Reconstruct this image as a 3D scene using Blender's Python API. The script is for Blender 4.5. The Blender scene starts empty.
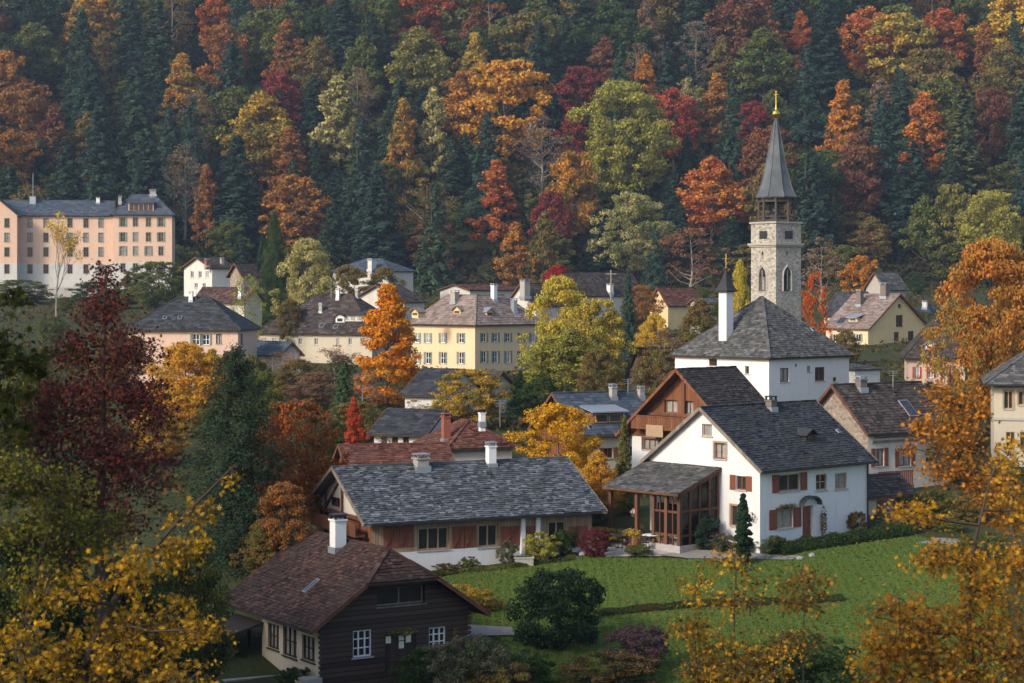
import bpy, math, random
import numpy as np
from mathutils import Vector, Matrix

SC = bpy.context.scene
COL = SC.collection
R = math.radians

# ---------------------------------------------------------------- camera, sky, sun, exposure
F = 1991.1            # focal length in picture pixels (70 mm on 36 mm)
CZ = 30.0             # eye height
HY = 290.0            # picture row of the horizon
cd = bpy.data.cameras.new('camera'); cam = bpy.data.objects.new('camera', cd); COL.objects.link(cam)
cd.lens = 70.0; cd.sensor_width = 36.0; cd.clip_start = 0.5; cd.clip_end = 4000
cd.shift_y = -(341.5 - HY) / 1024.0
cam.location = (0, 0, CZ); cam.rotation_euler = (R(90), 0, 0)
cd.dof.use_dof = True; cd.dof.focus_distance = 125.0; cd.dof.aperture_fstop = 5.6
SC.camera = cam

SUN_AZ, SUN_EL = R(-132), R(30)       # azimuth from +Y towards +X
sdir = Vector((math.sin(SUN_AZ) * math.cos(SUN_EL), math.cos(SUN_AZ) * math.cos(SUN_EL), math.sin(SUN_EL)))
wd = bpy.data.worlds.new('World'); SC.world = wd; wd.use_nodes = True
wn = wd.node_tree.nodes; wl = wd.node_tree.links
sky = wn.new('ShaderNodeTexSky'); sky.sky_type = 'NISHITA'; sky.sun_disc = False
sky.sun_elevation = SUN_EL; sky.sun_rotation = SUN_AZ; sky.air_density = 1.0; sky.dust_density = 2.0; sky.ozone_density = 1.0
bg = wn['Background']; bg.inputs['Strength'].default_value = 0.15
wl.new(sky.outputs['Color'], bg.inputs['Color'])
sl = bpy.data.lights.new('sun', 'SUN'); sl.energy = 2.1; sl.angle = R(9.0); sl.color = (1.0, 0.91, 0.79)
so = bpy.data.objects.new('sun', sl); COL.objects.link(so)
so.rotation_euler = sdir.to_track_quat('Z', 'Y').to_euler(); so.location = (-60, 0, 90)
SC.view_settings.view_transform = 'Standard'; SC.view_settings.look = 'None'
SC.view_settings.exposure = 0.86; SC.view_settings.gamma = 1.0
SC.cycles.use_denoising = True
SC.cycles.max_bounces = 5; SC.cycles.diffuse_bounces = 3; SC.cycles.glossy_bounces = 2
SC.cycles.transmission_bounces = 2; SC.cycles.transparent_max_bounces = 4; SC.cycles.volume_bounces = 0
SC.cycles.caustics_reflective = False; SC.cycles.caustics_refractive = False

HAZE = 0.00013
# ---------------------------------------------------------------- small helpers
def lin(c):
    return tuple((v / 255 / 12.92) if v / 255 <= 0.04045 else ((v / 255 + 0.055) / 1.055) ** 2.4 for v in c)
def W3(px, py, d):
    return Vector(((px - 512) * d / F, d, CZ - (py - HY) * d / F))

PROF = np.array([(-60, 33), (-20, 30), (0, 27.4), (15, 23.6), (35, 17.2), (60, 12.4), (80, 10.6), (93, 11.1), (100, 12.0), (110, 13.2), (118, 14.4),
        (126, 15.1), (140, 16.2), (165, 17.3), (200, 17.8), (250, 19.5), (300, 22.6), (350, 26.0), (410, 29.6), (432, 31.0),
        (470, 48.0), (520, 75), (600, 118), (700, 174), (800, 225)], float)
_px, _py = PROF[:, 0], PROF[:, 1]
_d = np.diff(_py) / np.diff(_px); _m = np.empty(len(_px)); _m[0] = _d[0]; _m[-1] = _d[-1]
for _i in range(1, len(_px) - 1):
    _m[_i] = 0 if _d[_i - 1] * _d[_i] <= 0 else 2 * _d[_i - 1] * _d[_i] / (_d[_i - 1] + _d[_i])
def gz(x, y):
    x = np.asarray(x, float); y = np.asarray(y, float)
    i = np.clip(np.searchsorted(_px, y) - 1, 0, len(_px) - 2)
    h = _px[i + 1] - _px[i]; t = (y - _px[i]) / h
    z = ((2*t**3 - 3*t**2 + 1) * _py[i] + (t**3 - 2*t**2 + t) * h * _m[i] + (-2*t**3 + 3*t**2) * _py[i+1] + (t**3 - t**2) * h * _m[i+1])
    rough = np.clip((y - 430) / 60, 0, 1)
    z = z + rough * (4.0 * np.sin(x * 0.021 + 1.3) + 2.5 * np.sin(x * 0.05 + y * 0.03))
    nr = np.clip((85 - y) / 40, 0, 1) * np.clip((y + 5) / 30, 0, 1)
    z = z + nr * 0.5 * np.sin(x * 0.13 + 0.4)
    # chalet sits in a shallow dip on the left
    z = z - 0.8 * np.exp(-((x + 9) / 8) ** 2 - ((y - 97) / 7) ** 2)
    z = z - 0.5 * np.exp(-((x + 2) / 9) ** 2 - ((y - 118) / 6) ** 2)
    return z
def ghit(px, py):
    d = np.linspace(40, 430, 3901)
    x = (px - 512) * d / F; z = CZ - (py - HY) * d / F
    k = np.argmax(z <= gz(x, d))
    return float(x[k]), float(d[k])

def clip_poly(poly, inside, inter):
    out = []
    for k in range(len(poly)):
        a, b = poly[k - 1], poly[k]
        ia, ib = inside(a), inside(b)
        if ib:
            if not ia: out.append(inter(a, b))
            out.append(b)
        elif ia: out.append(inter(a, b))
    return out
def clip_convex(sub, clip):
    area = sum(clip[k-1][0] * clip[k][1] - clip[k][0] * clip[k-1][1] for k in range(len(clip)))
    sg = 1 if area > 0 else -1
    out = sub
    for k in range(len(clip)):
        a, b = clip[k - 1], clip[k]
        ex, ey = (b[0] - a[0]) * sg, (b[1] - a[1]) * sg
        f = lambda p: ex * (p[1] - a[1]) - ey * (p[0] - a[0])
        def inter(p, q):
            fp, fq = f(p), f(q); t = fp / (fp - fq)
            return (p[0] + (q[0] - p[0]) * t, p[1] + (q[1] - p[1]) * t)
        out = clip_poly(out, lambda p: f(p) >= -1e-9, inter)
        if len(out) < 3: return []
    return out

class MB:
    """collects faces for ONE mesh object"""
    def __init__(s): s.v = []; s.f = []; s.m = []; s.t = []
    def poly(s, pts, mat=0, tint=0.5):
        n = len(s.v); s.v.extend(tuple(p) for p in pts); s.t.extend([tint] * len(pts))
        s.f.append(tuple(range(n, n + len(pts)))); s.m.append(mat)
    def hexa(s, p, mat=0, tint=0.5):           # 8 points: bottom 0-3, top 4-7
        n = len(s.v); s.v.extend(tuple(q) for q in p); s.t.extend([tint] * 8)
        for q in ((3,2,1,0), (4,5,6,7), (0,1,5,4), (1,2,6,5), (2,3,7,6), (3,0,4,7)):
            s.f.append(tuple(n + i for i in q)); s.m.append(mat)
    def box(s, x0, x1, y0, y1, z0, z1, mat=0, tint=0.5, T=None):
        p = [(x0,y0,z0),(x1,y0,z0),(x1,y1,z0),(x0,y1,z0),(x0,y0,z1),(x1,y0,z1),(x1,y1,z1),(x0,y1,z1)]
        if T: p = [T(*q) for q in p]
        s.hexa(p, mat, tint)
    def beam(s, p, q, w, h, mat=0, tint=0.5, up=(0, 0, 1)):
        p, q = Vector(p), Vector(q); d = (q - p).normalized(); u = Vector(up)
        sd = d.cross(u)
        if sd.length < 1e-4: sd = d.cross(Vector((1, 0, 0)))
        sd.normalize(); n = sd.cross(d).normalized()
        a, b = sd * w / 2, n * h / 2
        s.hexa([p - a - b, p + a - b, q + a - b, q - a - b, p - a + b, p + a + b, q + a + b, q - a + b], mat, tint)
    def tube(s, pts, rad, k=6, mat=0, tint=0.5, cap=True):
        pts = [Vector(p) for p in pts]; n0 = len(s.v); ref = Vector((0.31, 0.95, 0.1))
        for i, p in enumerate(pts):
            d = (pts[min(i + 1, len(pts) - 1)] - pts[max(i - 1, 0)]).normalized()
            a = d.cross(ref)
            if a.length < 1e-3: a = d.cross(Vector((1, 0, 0)))
            a.normalize(); b = d.cross(a); r = rad[i] if hasattr(rad, '__len__') else rad
            for j in range(k):
                g = 2 * math.pi * j / k; s.v.append(tuple(p + a * (r * math.cos(g)) + b * (r * math.sin(g)))); s.t.append(tint)
        for i in range(len(pts) - 1):
            for j in range(k):
                A = n0 + i * k; s.f.append((A + j, A + (j + 1) % k, A + k + (j + 1) % k, A + k + j)); s.m.append(mat)
        if cap:
            s.f.append(tuple(n0 + j for j in range(k))[::-1]); s.m.append(mat)
            A = n0 + (len(pts) - 1) * k; s.f.append(tuple(A + j for j in range(k))); s.m.append(mat)
    def lathe(s, prof, k=12, c=(0, 0, 0), mat=0, tint=0.5, rot=0.0):
        n0 = len(s.v)
        for r, z in prof:
            for j in range(k):
                g = 2 * math.pi * j / k + rot; s.v.append((c[0] + r * math.cos(g), c[1] + r * math.sin(g), c[2] + z)); s.t.append(tint)
        for i in range(len(prof) - 1):
            for j in range(k):
                A = n0 + i * k; s.f.append((A + j, A + (j + 1) % k, A + k + (j + 1) % k, A + k + j)); s.m.append(mat)
        s.f.append(tuple(n0 + j for j in range(k))[::-1]); s.m.append(mat)
        A = n0 + (len(prof) - 1) * k; s.f.append(tuple(A + j for j in range(k))); s.m.append(mat)
    def build(s, name, mats, parent=None, smooth=False):
        me = bpy.data.meshes.new(name); me.from_pydata(s.v, [], s.f)
        if not isinstance(mats, (list, tuple)): mats = [mats]
        for m in mats: me.materials.append(m)
        me.polygons.foreach_set('material_index', s.m)
        a = me.attributes.new('tint', 'FLOAT', 'POINT'); a.data.foreach_set('value', s.t)
        if smooth: me.polygons.foreach_set('use_smooth', [True] * len(s.f))
        me.update()
        o = bpy.data.objects.new(name, me); COL.objects.link(o)
        if parent: o.parent = parent
        return o

def np_mesh(name, V, Fq, tint, mat, smooth=False):
    V = np.ascontiguousarray(V, np.float32); Fq = np.ascontiguousarray(Fq, np.int32)
    me = bpy.data.meshes.new(name); k = Fq.shape[1]
    me.vertices.add(len(V)); me.vertices.foreach_set('co', V.ravel())
    me.loops.add(Fq.size); me.loops.foreach_set('vertex_index', Fq.ravel())
    me.polygons.add(len(Fq)); me.polygons.foreach_set('loop_start', np.arange(0, Fq.size, k, dtype=np.int32))
    me.update(calc_edges=True)
    a = me.attributes.new('tint', 'FLOAT', 'POINT'); a.data.foreach_set('value', np.ascontiguousarray(tint, np.float32))
    if smooth: me.polygons.foreach_set('use_smooth', np.ones(len(Fq), bool))
    me.materials.append(mat); return me

def tag(o, label, cat=None, group=None, kind=None):
    if label: o['label'] = label
    if cat: o['category'] = cat
    if group: o['group'] = group
    if kind: o['kind'] = kind
    return o
def empty(name, loc, rz=0.0):
    o = bpy.data.objects.new(name, None); COL.objects.link(o); o.location = loc; o.rotation_euler = (0, 0, rz)
    o.empty_display_size = 0.2
    return o

# ---------------------------------------------------------------- materials
class NT:
    def __init__(s, name):
        s.m = bpy.data.materials.new(name); s.m.use_nodes = True; s.n = s.m.node_tree.nodes; s.l = s.m.node_tree.links
        s.b = s.n['Principled BSDF']; s.out = s.n['Material Output']
    def N(s, t, **k):
        n = s.n.new(t)
        for a, b in k.items(): setattr(n, a, b)
        return n
    def L(s, a, b): s.l.new(a, b)
    def obj(s): return s.N('ShaderNodeTexCoord').outputs['Object']
    def attr(s, name, typ='GEOMETRY'): return s.N('ShaderNodeAttribute', attribute_name=name, attribute_type=typ)
    def noise(s, vec, scale, detail=4, rough=0.55):
        n = s.N('ShaderNodeTexNoise'); n.inputs['Scale'].default_value = scale; n.inputs['Detail'].default_value = detail; n.inputs['Roughness'].default_value = rough
        s.L(vec, n.inputs['Vector']); return n.outputs['Fac']
    def math(s, op, a, b=None, clamp=False):
        n = s.N('ShaderNodeMath', operation=op, use_clamp=clamp)
        for i, v in enumerate((a, b)):
            if v is None: continue
            if isinstance(v, (int, float)): n.inputs[i].default_value = v
            else: s.L(v, n.inputs[i])
        return n.outputs[0]
    def ramp(s, fac, stops):
        n = s.N('ShaderNodeValToRGB'); e = n.color_ramp.elements
        while len(e) < len(stops): e.new(0.5)
        for q, (p, c) in zip(e, stops): q.position = p; q.color = (*c, 1)
        s.L(fac, n.inputs[0]); return n.outputs[0]
    def mix(s, fac, a, b, mode='MIX'):
        n = s.N('ShaderNodeMix', data_type='RGBA', blend_type=mode)
        for i, v in ((0, fac), (6, a), (7, b)):
            if isinstance(v, (int, float)): n.inputs[i].default_value = v
            elif isinstance(v, tuple): n.inputs[i].default_value = (*v, 1)
            else: s.L(v, n.inputs[i])
        return n.outputs[2]
    def bump(s, h, strength=0.4, dist=0.03):
        n = s.N('ShaderNodeBump'); n.inputs['Strength'].default_value = strength; n.inputs['Distance'].default_value = dist
        s.L(h, n.inputs['Height']); s.L(n.outputs[0], s.b.inputs['Normal'])
    def fin(s, col=None, rough=0.8, spec=0.3, metal=0.0):
        if col is not None:
            if isinstance(col, tuple): s.b.inputs['Base Color'].default_value = (*col, 1)
            else: s.L(col, s.b.inputs['Base Color'])
        s.b.inputs['Roughness'].default_value = rough; s.b.inputs['Specular IOR Level'].default_value = spec; s.b.inputs['Metallic'].default_value = metal
        return s.m

def plaster(name, c, stain=(0.35, 0.32, 0.28), amt=0.35):
    t = NT(name); o = t.obj()
    n1 = t.noise(o, 0.7, 6, 0.65); n2 = t.noise(o, 6, 4)
    f = t.math('MULTIPLY', t.math('SUBTRACT', n1, 0.5, True), 2.2 * amt, True)
    col = t.mix(f, c, tuple(a * b * 1.6 for a, b in zip(c, stain)))
    col = t.mix(t.math('MULTIPLY', t.math('SUBTRACT', n2, 0.35, True), 0.4), col, tuple(a * 0.82 for a in c))
    mp = t.N('ShaderNodeMapping'); t.L(o, mp.inputs[0]); mp.inputs['Scale'].default_value = (3.2, 3.2, 0.22)
    n3 = t.noise(mp.outputs[0], 1.0, 5, 0.6)
    col = t.mix(t.math('MULTIPLY', t.math('SUBTRACT', n3, 0.52, True), 2.2 * amt + .4, True), col, tuple(a * b for a, b in zip(c, (.62, .58, .52))))
    t.bump(t.noise(o, 9, 5), 0.35, 0.02)
    return t.fin(col, 0.9, 0.15)
def tile_mat(name, cs, moss=(0.06, 0.065, 0.04), rough=0.62, spec=0.18):
    t = NT(name); o = t.obj(); a = t.attr('tint').outputs['Fac']
    k = [(i / (len(cs) - 1), c) for i, c in enumerate(cs)]
    col = t.ramp(a, k)
    big = t.noise(o, 0.55, 5, 0.6)
    col = t.mix(t.math('MULTIPLY', t.math('SUBTRACT', big, 0.47, True), 3.0, True), col, moss)
    fine = t.noise(o, 14, 3)
    col = t.mix(t.math('MULTIPLY', fine, 0.35), col, tuple(v * 0.45 for v in cs[0]))
    t.bump(fine, 0.3, 0.02)
    return t.fin(col, min(1, rough + .12), spec)
def wood(name, c1, c2, plank=0.22, vertical=False, gap=0.1, rough=0.75):
    t = NT(name); sx = t.N('ShaderNodeSeparateXYZ'); o = t.obj(); t.L(o, sx.inputs[0])
    u = t.math('ADD', sx.outputs[0], sx.outputs[1]) if vertical else sx.outputs[2]
    q = t.math('DIVIDE', u, plank); fl = t.math('FLOOR', q); fr = t.math('FRACT', q)
    wn_ = t.N('ShaderNodeTexWhiteNoise', noise_dimensions='1D'); t.L(fl, wn_.inputs['W'])
    mp = t.N('ShaderNodeMapping'); t.L(o, mp.inputs[0]); mp.inputs['Scale'].default_value = (9, 9, 0.9) if vertical else (1.0, 1.0, 14)
    gr = t.noise(mp.outputs[0], 1.6, 5, 0.7)
    f = t.math('ADD', t.math('MULTIPLY', wn_.outputs['Value'], 0.55), t.math('MULTIPLY', gr, 0.45))
    col = t.mix(f, c1, c2)
    g = t.math('LESS_THAN', fr, gap)
    col = t.mix(t.math('MULTIPLY', g, 0.8), col, tuple(v * 0.2 for v in c1))
    h = t.math('ADD', t.math('MULTIPLY', t.math('SUBTRACT', 1.0, g), 0.6), t.math('MULTIPLY', gr, 0.4))
    t.bump(h, 0.6, 0.03)
    return t.fin(col, rough, 0.2)
def plain(name, c, rough=0.6, spec=0.3, metal=0.0, var=0.25, scale=5):
    t = NT(name); n = t.noise(t.obj(), scale, 4)
    col = t.mix(t.math('MULTIPLY', n, var * 2), c, tuple(v * 0.5 for v in c))
    return t.fin(col, rough, spec, metal)
def stone(name, c1, c2, scale=2.2, mortar=(0.42, 0.39, 0.34)):
    t = NT(name); o = t.obj()
    mp = t.N('ShaderNodeMapping'); t.L(o, mp.inputs[0]); mp.inputs['Scale'].default_value = (1, 1, 1.5)
    v = t.N('ShaderNodeTexVoronoi'); v.inputs['Scale'].default_value = scale; t.L(mp.outputs[0], v.inputs['Vector'])
    e = t.N('ShaderNodeTexVoronoi', feature='DISTANCE_TO_EDGE'); e.inputs['Scale'].default_value = scale; t.L(mp.outputs[0], e.inputs['Vector'])
    sp = t.N('ShaderNodeSeparateColor'); t.L(v.outputs['Color'], sp.inputs[0])
    col = t.mix(sp.outputs[0], c1, c2)
    edge = t.math('LESS_THAN', e.outputs['Distance'], 0.07)
    col = t.mix(t.math('MULTIPLY', edge, 0.8), col, mortar)
    col = t.mix(t.math('MULTIPLY', t.noise(o, 0.6, 5), 0.5), col, tuple(x * 0.55 for x in c1))
    t.bump(t.math('MINIMUM', e.outputs['Distance'], 0.15), 0.8, 0.15)
    return t.fin(col, 0.9, 0.15)
def leaf_mat(name, scale=0.32, trans=0.35, lo=0.6, hi=1.35):
    t = NT(name); t.n.remove(t.b); o = t.obj()
    a = t.attr('tint').outputs['Fac']
    c1 = t.attr('col1', 'OBJECT').outputs['Color']; c2 = t.attr('col2', 'OBJECT').outputs['Color']
    n = t.noise(o, scale, 3)
    f = t.math('ADD', t.math('MULTIPLY', t.math('SUBTRACT', n, 0.5), 2.4), a, True)
    col = t.mix(f, c1, c2)
    w = t.N('ShaderNodeTexWhiteNoise', noise_dimensions='1D'); t.L(t.math('MULTIPLY', a, 917.3), w.inputs['W'])
    br = t.math('ADD', t.math('MULTIPLY', w.outputs['Value'], hi - lo), lo)
    hs = t.N('ShaderNodeHueSaturation'); t.L(col, hs.inputs['Color']); t.L(br, hs.inputs['Value'])
    d = t.N('ShaderNodeBsdfDiffuse'); tr = t.N('ShaderNodeBsdfTranslucent'); mx = t.N('ShaderNodeMixShader'); mx.inputs[0].default_value = trans
    t.L(hs.outputs[0], d.inputs['Color']); t.L(hs.outputs[0], tr.inputs['Color'])
    t.L(d.outputs[0], mx.inputs[1]); t.L(tr.outputs[0], mx.inputs[2]); t.L(mx.outputs[0], t.out.inputs['Surface'])
    return t.m

M = {}
M['leaf'] = leaf_mat('leaf', 0.32)
M['leaf_grass'] = leaf_mat('grass_blades', 0.14, 0.3, .9, 1.12)
M['leaf_near'] = leaf_mat('leaf_near', 0.9, 0.4, 0.4, 1.55)
M['bark'] = plain('bark', (0.10, 0.075, 0.055), 0.95, 0.1, var=0.4, scale=9)
M['bark_pale'] = plain('bark_pale', (0.28, 0.25, 0.21), 0.95, 0.1, var=0.4, scale=6)
M['white'] = plaster('white_plaster', (0.60, 0.59, 0.575))
M['white_far'] = plaster('weathered_white_plaster', (0.52, 0.50, 0.46), amt=0.7)
M['cream'] = plaster('cream_plaster', (0.46, 0.40, 0.30))
M['offwhite'] = plaster('offwhite_plaster', (0.50, 0.46, 0.40), amt=0.7)
M['yellow'] = plaster('yellow_plaster', (0.64, 0.465, 0.285))
M['ochre'] = plaster('ochre_plaster', (0.60, 0.44, 0.22), amt=0.6)
M['pink'] = plaster('pink_plaster', (0.61, 0.415, 0.30), amt=0.5)
M['rose'] = plaster('rose_plaster', (0.56, 0.39, 0.30), amt=0.5)
M['slate'] = tile_mat('slate_shingle', [(0.04, 0.044, 0.05), (0.09, 0.097, 0.108), (0.20, 0.21, 0.23)], (0.07, 0.075, 0.07), 0.5)
M['slate_dark'] = tile_mat('dark_slate', [(0.018, 0.019, 0.022), (0.036, 0.037, 0.043), (0.068, 0.070, 0.078)], (0.052, 0.054, 0.046), 0.6)
M['slate_brown'] = tile_mat('brown_slate', [(0.020, 0.017, 0.016), (0.040, 0.034, 0.032), (0.075, 0.064, 0.06)], (0.045, 0.040, 0.034), 0.65)
M['slate_grey'] = tile_mat('grey_shingle', [(0.04, 0.04, 0.04), (0.085, 0.082, 0.078), (0.16, 0.152, 0.145)], (0.08, 0.078, 0.07), 0.7)
M['slate_blue'] = tile_mat('blue_slate', [(0.035, 0.045, 0.062), (0.055, 0.07, 0.092), (0.09, 0.11, 0.135)], (0.09, 0.10, 0.11), 0.5)
M['tile_brown'] = tile_mat('brown_tile', [(0.028, 0.016, 0.013), (0.065, 0.034, 0.026), (0.13, 0.072, 0.056)], (0.06, 0.045, 0.035), 0.75)
M['tile_greybrown'] = tile_mat('weathered_tile', [(0.026, 0.020, 0.018), (0.055, 0.042, 0.037), (0.11, 0.085, 0.074)], (0.07, 0.06, 0.05), 0.75)
M['tile_pale'] = tile_mat('pale_tile', [(0.14, 0.10, 0.085), (0.22, 0.165, 0.14), (0.30, 0.235, 0.205)], (0.15, 0.12, 0.10), 0.8)
M['tile_red'] = tile_mat('red_tile', [(0.06, 0.022, 0.015), (0.115, 0.042, 0.03), (0.19, 0.085, 0.06)], (0.11, 0.06, 0.045), 0.8)
M['log'] = wood('dark_logs', (0.026, 0.018, 0.014), (0.095, 0.062, 0.046), 0.24, False, 0.14)
M['redwood'] = wood('red_brown_boards', (0.14, 0.052, 0.030), (0.31, 0.12, 0.07), 0.2, True, 0.08)
M['chaletwood'] = wood('chalet_boards', (0.09, 0.034, 0.016), (0.25, 0.098, 0.045), 0.18, True, 0.1)
M['tanwood'] = wood('tan_boards', (0.20, 0.125, 0.08), (0.38, 0.26, 0.17), 0.2, True, 0.08)
M['timber'] = wood('timber_beam', (0.07, 0.032, 0.02), (0.16, 0.07, 0.04), 0.3, True, 0.02)
M['darkwood'] = wood('dark_timber', (0.025, 0.018, 0.014), (0.06, 0.042, 0.032), 0.3, True, 0.02)
M['greywood'] = wood('grey_board', (0.12, 0.095, 0.075), (0.26, 0.21, 0.17), 0.3, True, 0.02)
M['frame_w'] = plain('white_paint', (0.72, 0.71, 0.68), 0.5, var=0.1)
M['frame_b'] = plain('brown_paint', (0.16, 0.075, 0.04), 0.6)
M['frame_t'] = plain('tan_frame', (0.36, 0.25, 0.15), 0.6)
M['shutter'] = wood('shutter_boards', (0.13, 0.042, 0.024), (0.26, 0.088, 0.05), 0.09, True, 0.12)
M['shutter_red'] = wood('red_shutter', (0.32, 0.05, 0.035), (0.45, 0.09, 0.06), 0.2, False, 0.1)
M['shutter_green'] = wood('green_shutter', (0.12, 0.16, 0.13), (0.22, 0.27, 0.23), 0.2, False, 0.1)
M['sill'] = plain('sill_stone', (0.42, 0.38, 0.33), 0.85)
M['metal'] = plain('zinc', (0.42, 0.44, 0.47), 0.4, 0.5, 0.6)
M['dmetal'] = plain('dark_metal', (0.03, 0.03, 0.033), 0.45, 0.4, 0.3)
M['lead'] = tile_mat('lead_sheet', [(0.05, 0.057, 0.065), (0.08, 0.09, 0.10), (0.13, 0.14, 0.152)], (0.16, 0.17, 0.17), 0.5)
M['gold'] = plain('gilt', (0.75, 0.48, 0.10), 0.3, 0.5, 1.0, 0.1)
M['brick'] = plain('brick_red', (0.30, 0.10, 0.06), 0.9, var=0.4)
M['stone'] = stone('tower_stone', (0.22, 0.19, 0.16), (0.52, 0.47, 0.39), 3.6)
M['stone2'] = stone('rubble_stone', (0.20, 0.15, 0.115), (0.40, 0.32, 0.24), 3.6, (0.30, 0.26, 0.21))
M['ashlar'] = plain('ashlar', (0.36, 0.33, 0.29), 0.9, var=0.3, scale=3)
M['bush'] = M['leaf']
M['chimney_stone'] = plain('sooty_stone', (0.17, 0.14, 0.12), 0.9, var=0.3)
M['paper'] = plain('note_paper', (0.7, 0.68, 0.5), 0.8, var=0.05)
M['cloth'] = plain('white_cloth', (0.7, 0.69, 0.66), 0.9, var=0.1)
M['terracotta'] = plain('terracotta', (0.36, 0.15, 0.08), 0.85)
def glass_mat():
    t = NT('window_glass'); n = t.noise(t.obj(), 0.9, 2)
    col = t.mix(n, (0.010, 0.011, 0.013), (0.055, 0.05, 0.045))
    return t.fin(col, 0.08, 0.5)
M['glass'] = glass_mat()
def curtain_mat():
    t = NT('curtained_glass'); n = t.noise(t.obj(), 3.0, 3)
    return t.fin(t.mix(n, (0.10, 0.09, 0.08), (0.42, 0.40, 0.36)), 0.25, 0.4)
M['curtain'] = curtain_mat()
M['porch_glass'] = plain('porch_glass', (0.012, 0.011, 0.010), 0.2, 0.18, var=0.5, scale=1.5)

def ground_mat():
    t = NT('hillside_ground'); o = t.obj()
    n = t.noise(o, 0.09, 6, 0.6); n2 = t.noise(o, 1.6, 5, 0.65)
    c = t.ramp(n, [(0.3, (0.035, 0.05, 0.014)), (0.52, (0.05, 0.06, 0.018)), (0.75, (0.055, 0.045, 0.022))])
    c = t.mix(t.math('MULTIPLY', n2, 0.6), c, (0.03, 0.024, 0.014))
    t.bump(n2, 0.8, 0.25)
    return t.fin(c, 0.95, 0.1)
def lawn_mat():
    t = NT('mown_grass'); o = t.obj()
    n = t.noise(o, 0.25, 4); n2 = t.noise(o, 3.5, 5, 0.7); n3 = t.noise(o, 18, 3, 0.7)
    c = t.ramp(n, [(0.3, (0.085, 0.135, 0.026)), (0.55, (0.115, 0.165, 0.03)), (0.75, (0.16, 0.205, 0.04))])
    c = t.mix(t.math('MULTIPLY', t.math('SUBTRACT', n2, 0.45, True), 2.5, True), c, (0.14, 0.15, 0.035))
    c = t.mix(t.math('MULTIPLY', n3, 0.7), c, (0.03, 0.075, 0.010))
    t.bump(n3, 0.9, 0.08)
    return t.fin(c, 0.95, 0.1)
M['ground'] = ground_mat(); M['lawn'] = lawn_mat()
M['gravel'] = plain('gravel', (0.27, 0.25, 0.22), 0.95, 0.1, var=0.5, scale=4)
M['paving'] = plain('paving', (0.42, 0.38, 0.35), 0.9, 0.15, var=0.4, scale=3)
M['concrete'] = plain('concrete', (0.30, 0.29, 0.27), 0.9, 0.15, var=0.4, scale=2)

# ---------------------------------------------------------------- ground
xs = np.unique(np.concatenate([np.arange(-420, -40, 8), np.arange(-40, 40, 1.0), np.arange(40, 421, 8)]))
ys = np.unique(np.concatenate([np.arange(-60, 70, 2.5), np.arange(70, 140, 1.0), np.arange(140, 430, 5), np.arange(430, 800, 8)]))
X, Y = np.meshgrid(xs, ys); Z = gz(X, Y)
V = np.stack([X.ravel(), Y.ravel(), Z.ravel()], 1); nx = len(xs)
i, j = np.meshgrid(np.arange(nx - 1), np.arange(len(ys) - 1)); a = (j * nx + i).ravel()
me = np_mesh('hillside', V, np.stack([a, a + 1, a + nx + 1, a + nx], 1), np.zeros(len(V)), M['ground'], True)
o = bpy.data.objects.new('hillside', me); COL.objects.link(o); tag(o, 'wooded valley ground rising to a steep forested hillside behind the village', 'terrain', kind='structure')

def patch(name, pts, mat, lift, label, cat, step=0.5, kind='structure'):
    poly = [ghit(*p) for p in pts]; mb = MB()
    x0 = math.floor(min(p[0] for p in poly)); x1 = max(p[0] for p in poly); y0 = math.floor(min(p[1] for p in poly)); y1 = max(p[1] for p in poly)
    nx_, ny_ = int((x1 - x0) / step) + 1, int((y1 - y0) / step) + 1
    for i in range(nx_):
        for j in range(ny_):
            a, b = x0 + i * step, y0 + j * step
            q = clip_convex(poly, [(a, b), (a + step, b), (a + step, b + step), (a, b + step)])
            if len(q) > 2:
                zz = gz([p[0] for p in q], [p[1] for p in q])
                mb.poly([(p[0], p[1], z + lift) for p, z in zip(q, zz)])
    o = mb.build(name, mat, None, True); tag(o, label, cat, kind=kind); return o
patch('lawn', [(425, 583), (470, 571), (520, 567), (575, 557), (640, 559), (700, 560), (770, 556), (840, 546), (915, 537), (950, 543), (1000, 560), (1010, 620), (1000, 690), (800, 690), (700, 690), (560, 690), (520, 665), (500, 640), (450, 612)],
      M['lawn'], 0.035, 'sloping green lawn below the white house', 'lawn')
patch('terrace', [(572, 553), (600, 545), (640, 540), (700, 541), (715, 549), (660, 557), (600, 558)], M['paving'], 0.06, 'pale paved terrace beside the timber porch', 'paving')
patch('footpath', [(655, 556), (700, 551), (740, 553), (770, 556), (800, 557), (792, 561), (740, 560), (690, 560)], M['gravel'], 0.08, 'narrow pale footpath from the terrace past the white house', 'path', 0.5)
patch('garden_path', [(425, 629), (470, 627), (512, 629), (515, 637), (470, 638), (425, 637)], M['gravel'], 0.10, 'short gravel path behind the dark log chalet', 'path', 0.5)
patch('driveway', [(915, 545), (938, 539), (968, 541), (985, 548), (962, 547), (940, 545)], M['gravel'], 0.08, 'pale gravel drive on the right beyond the hedge', 'path', 0.5)
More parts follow.
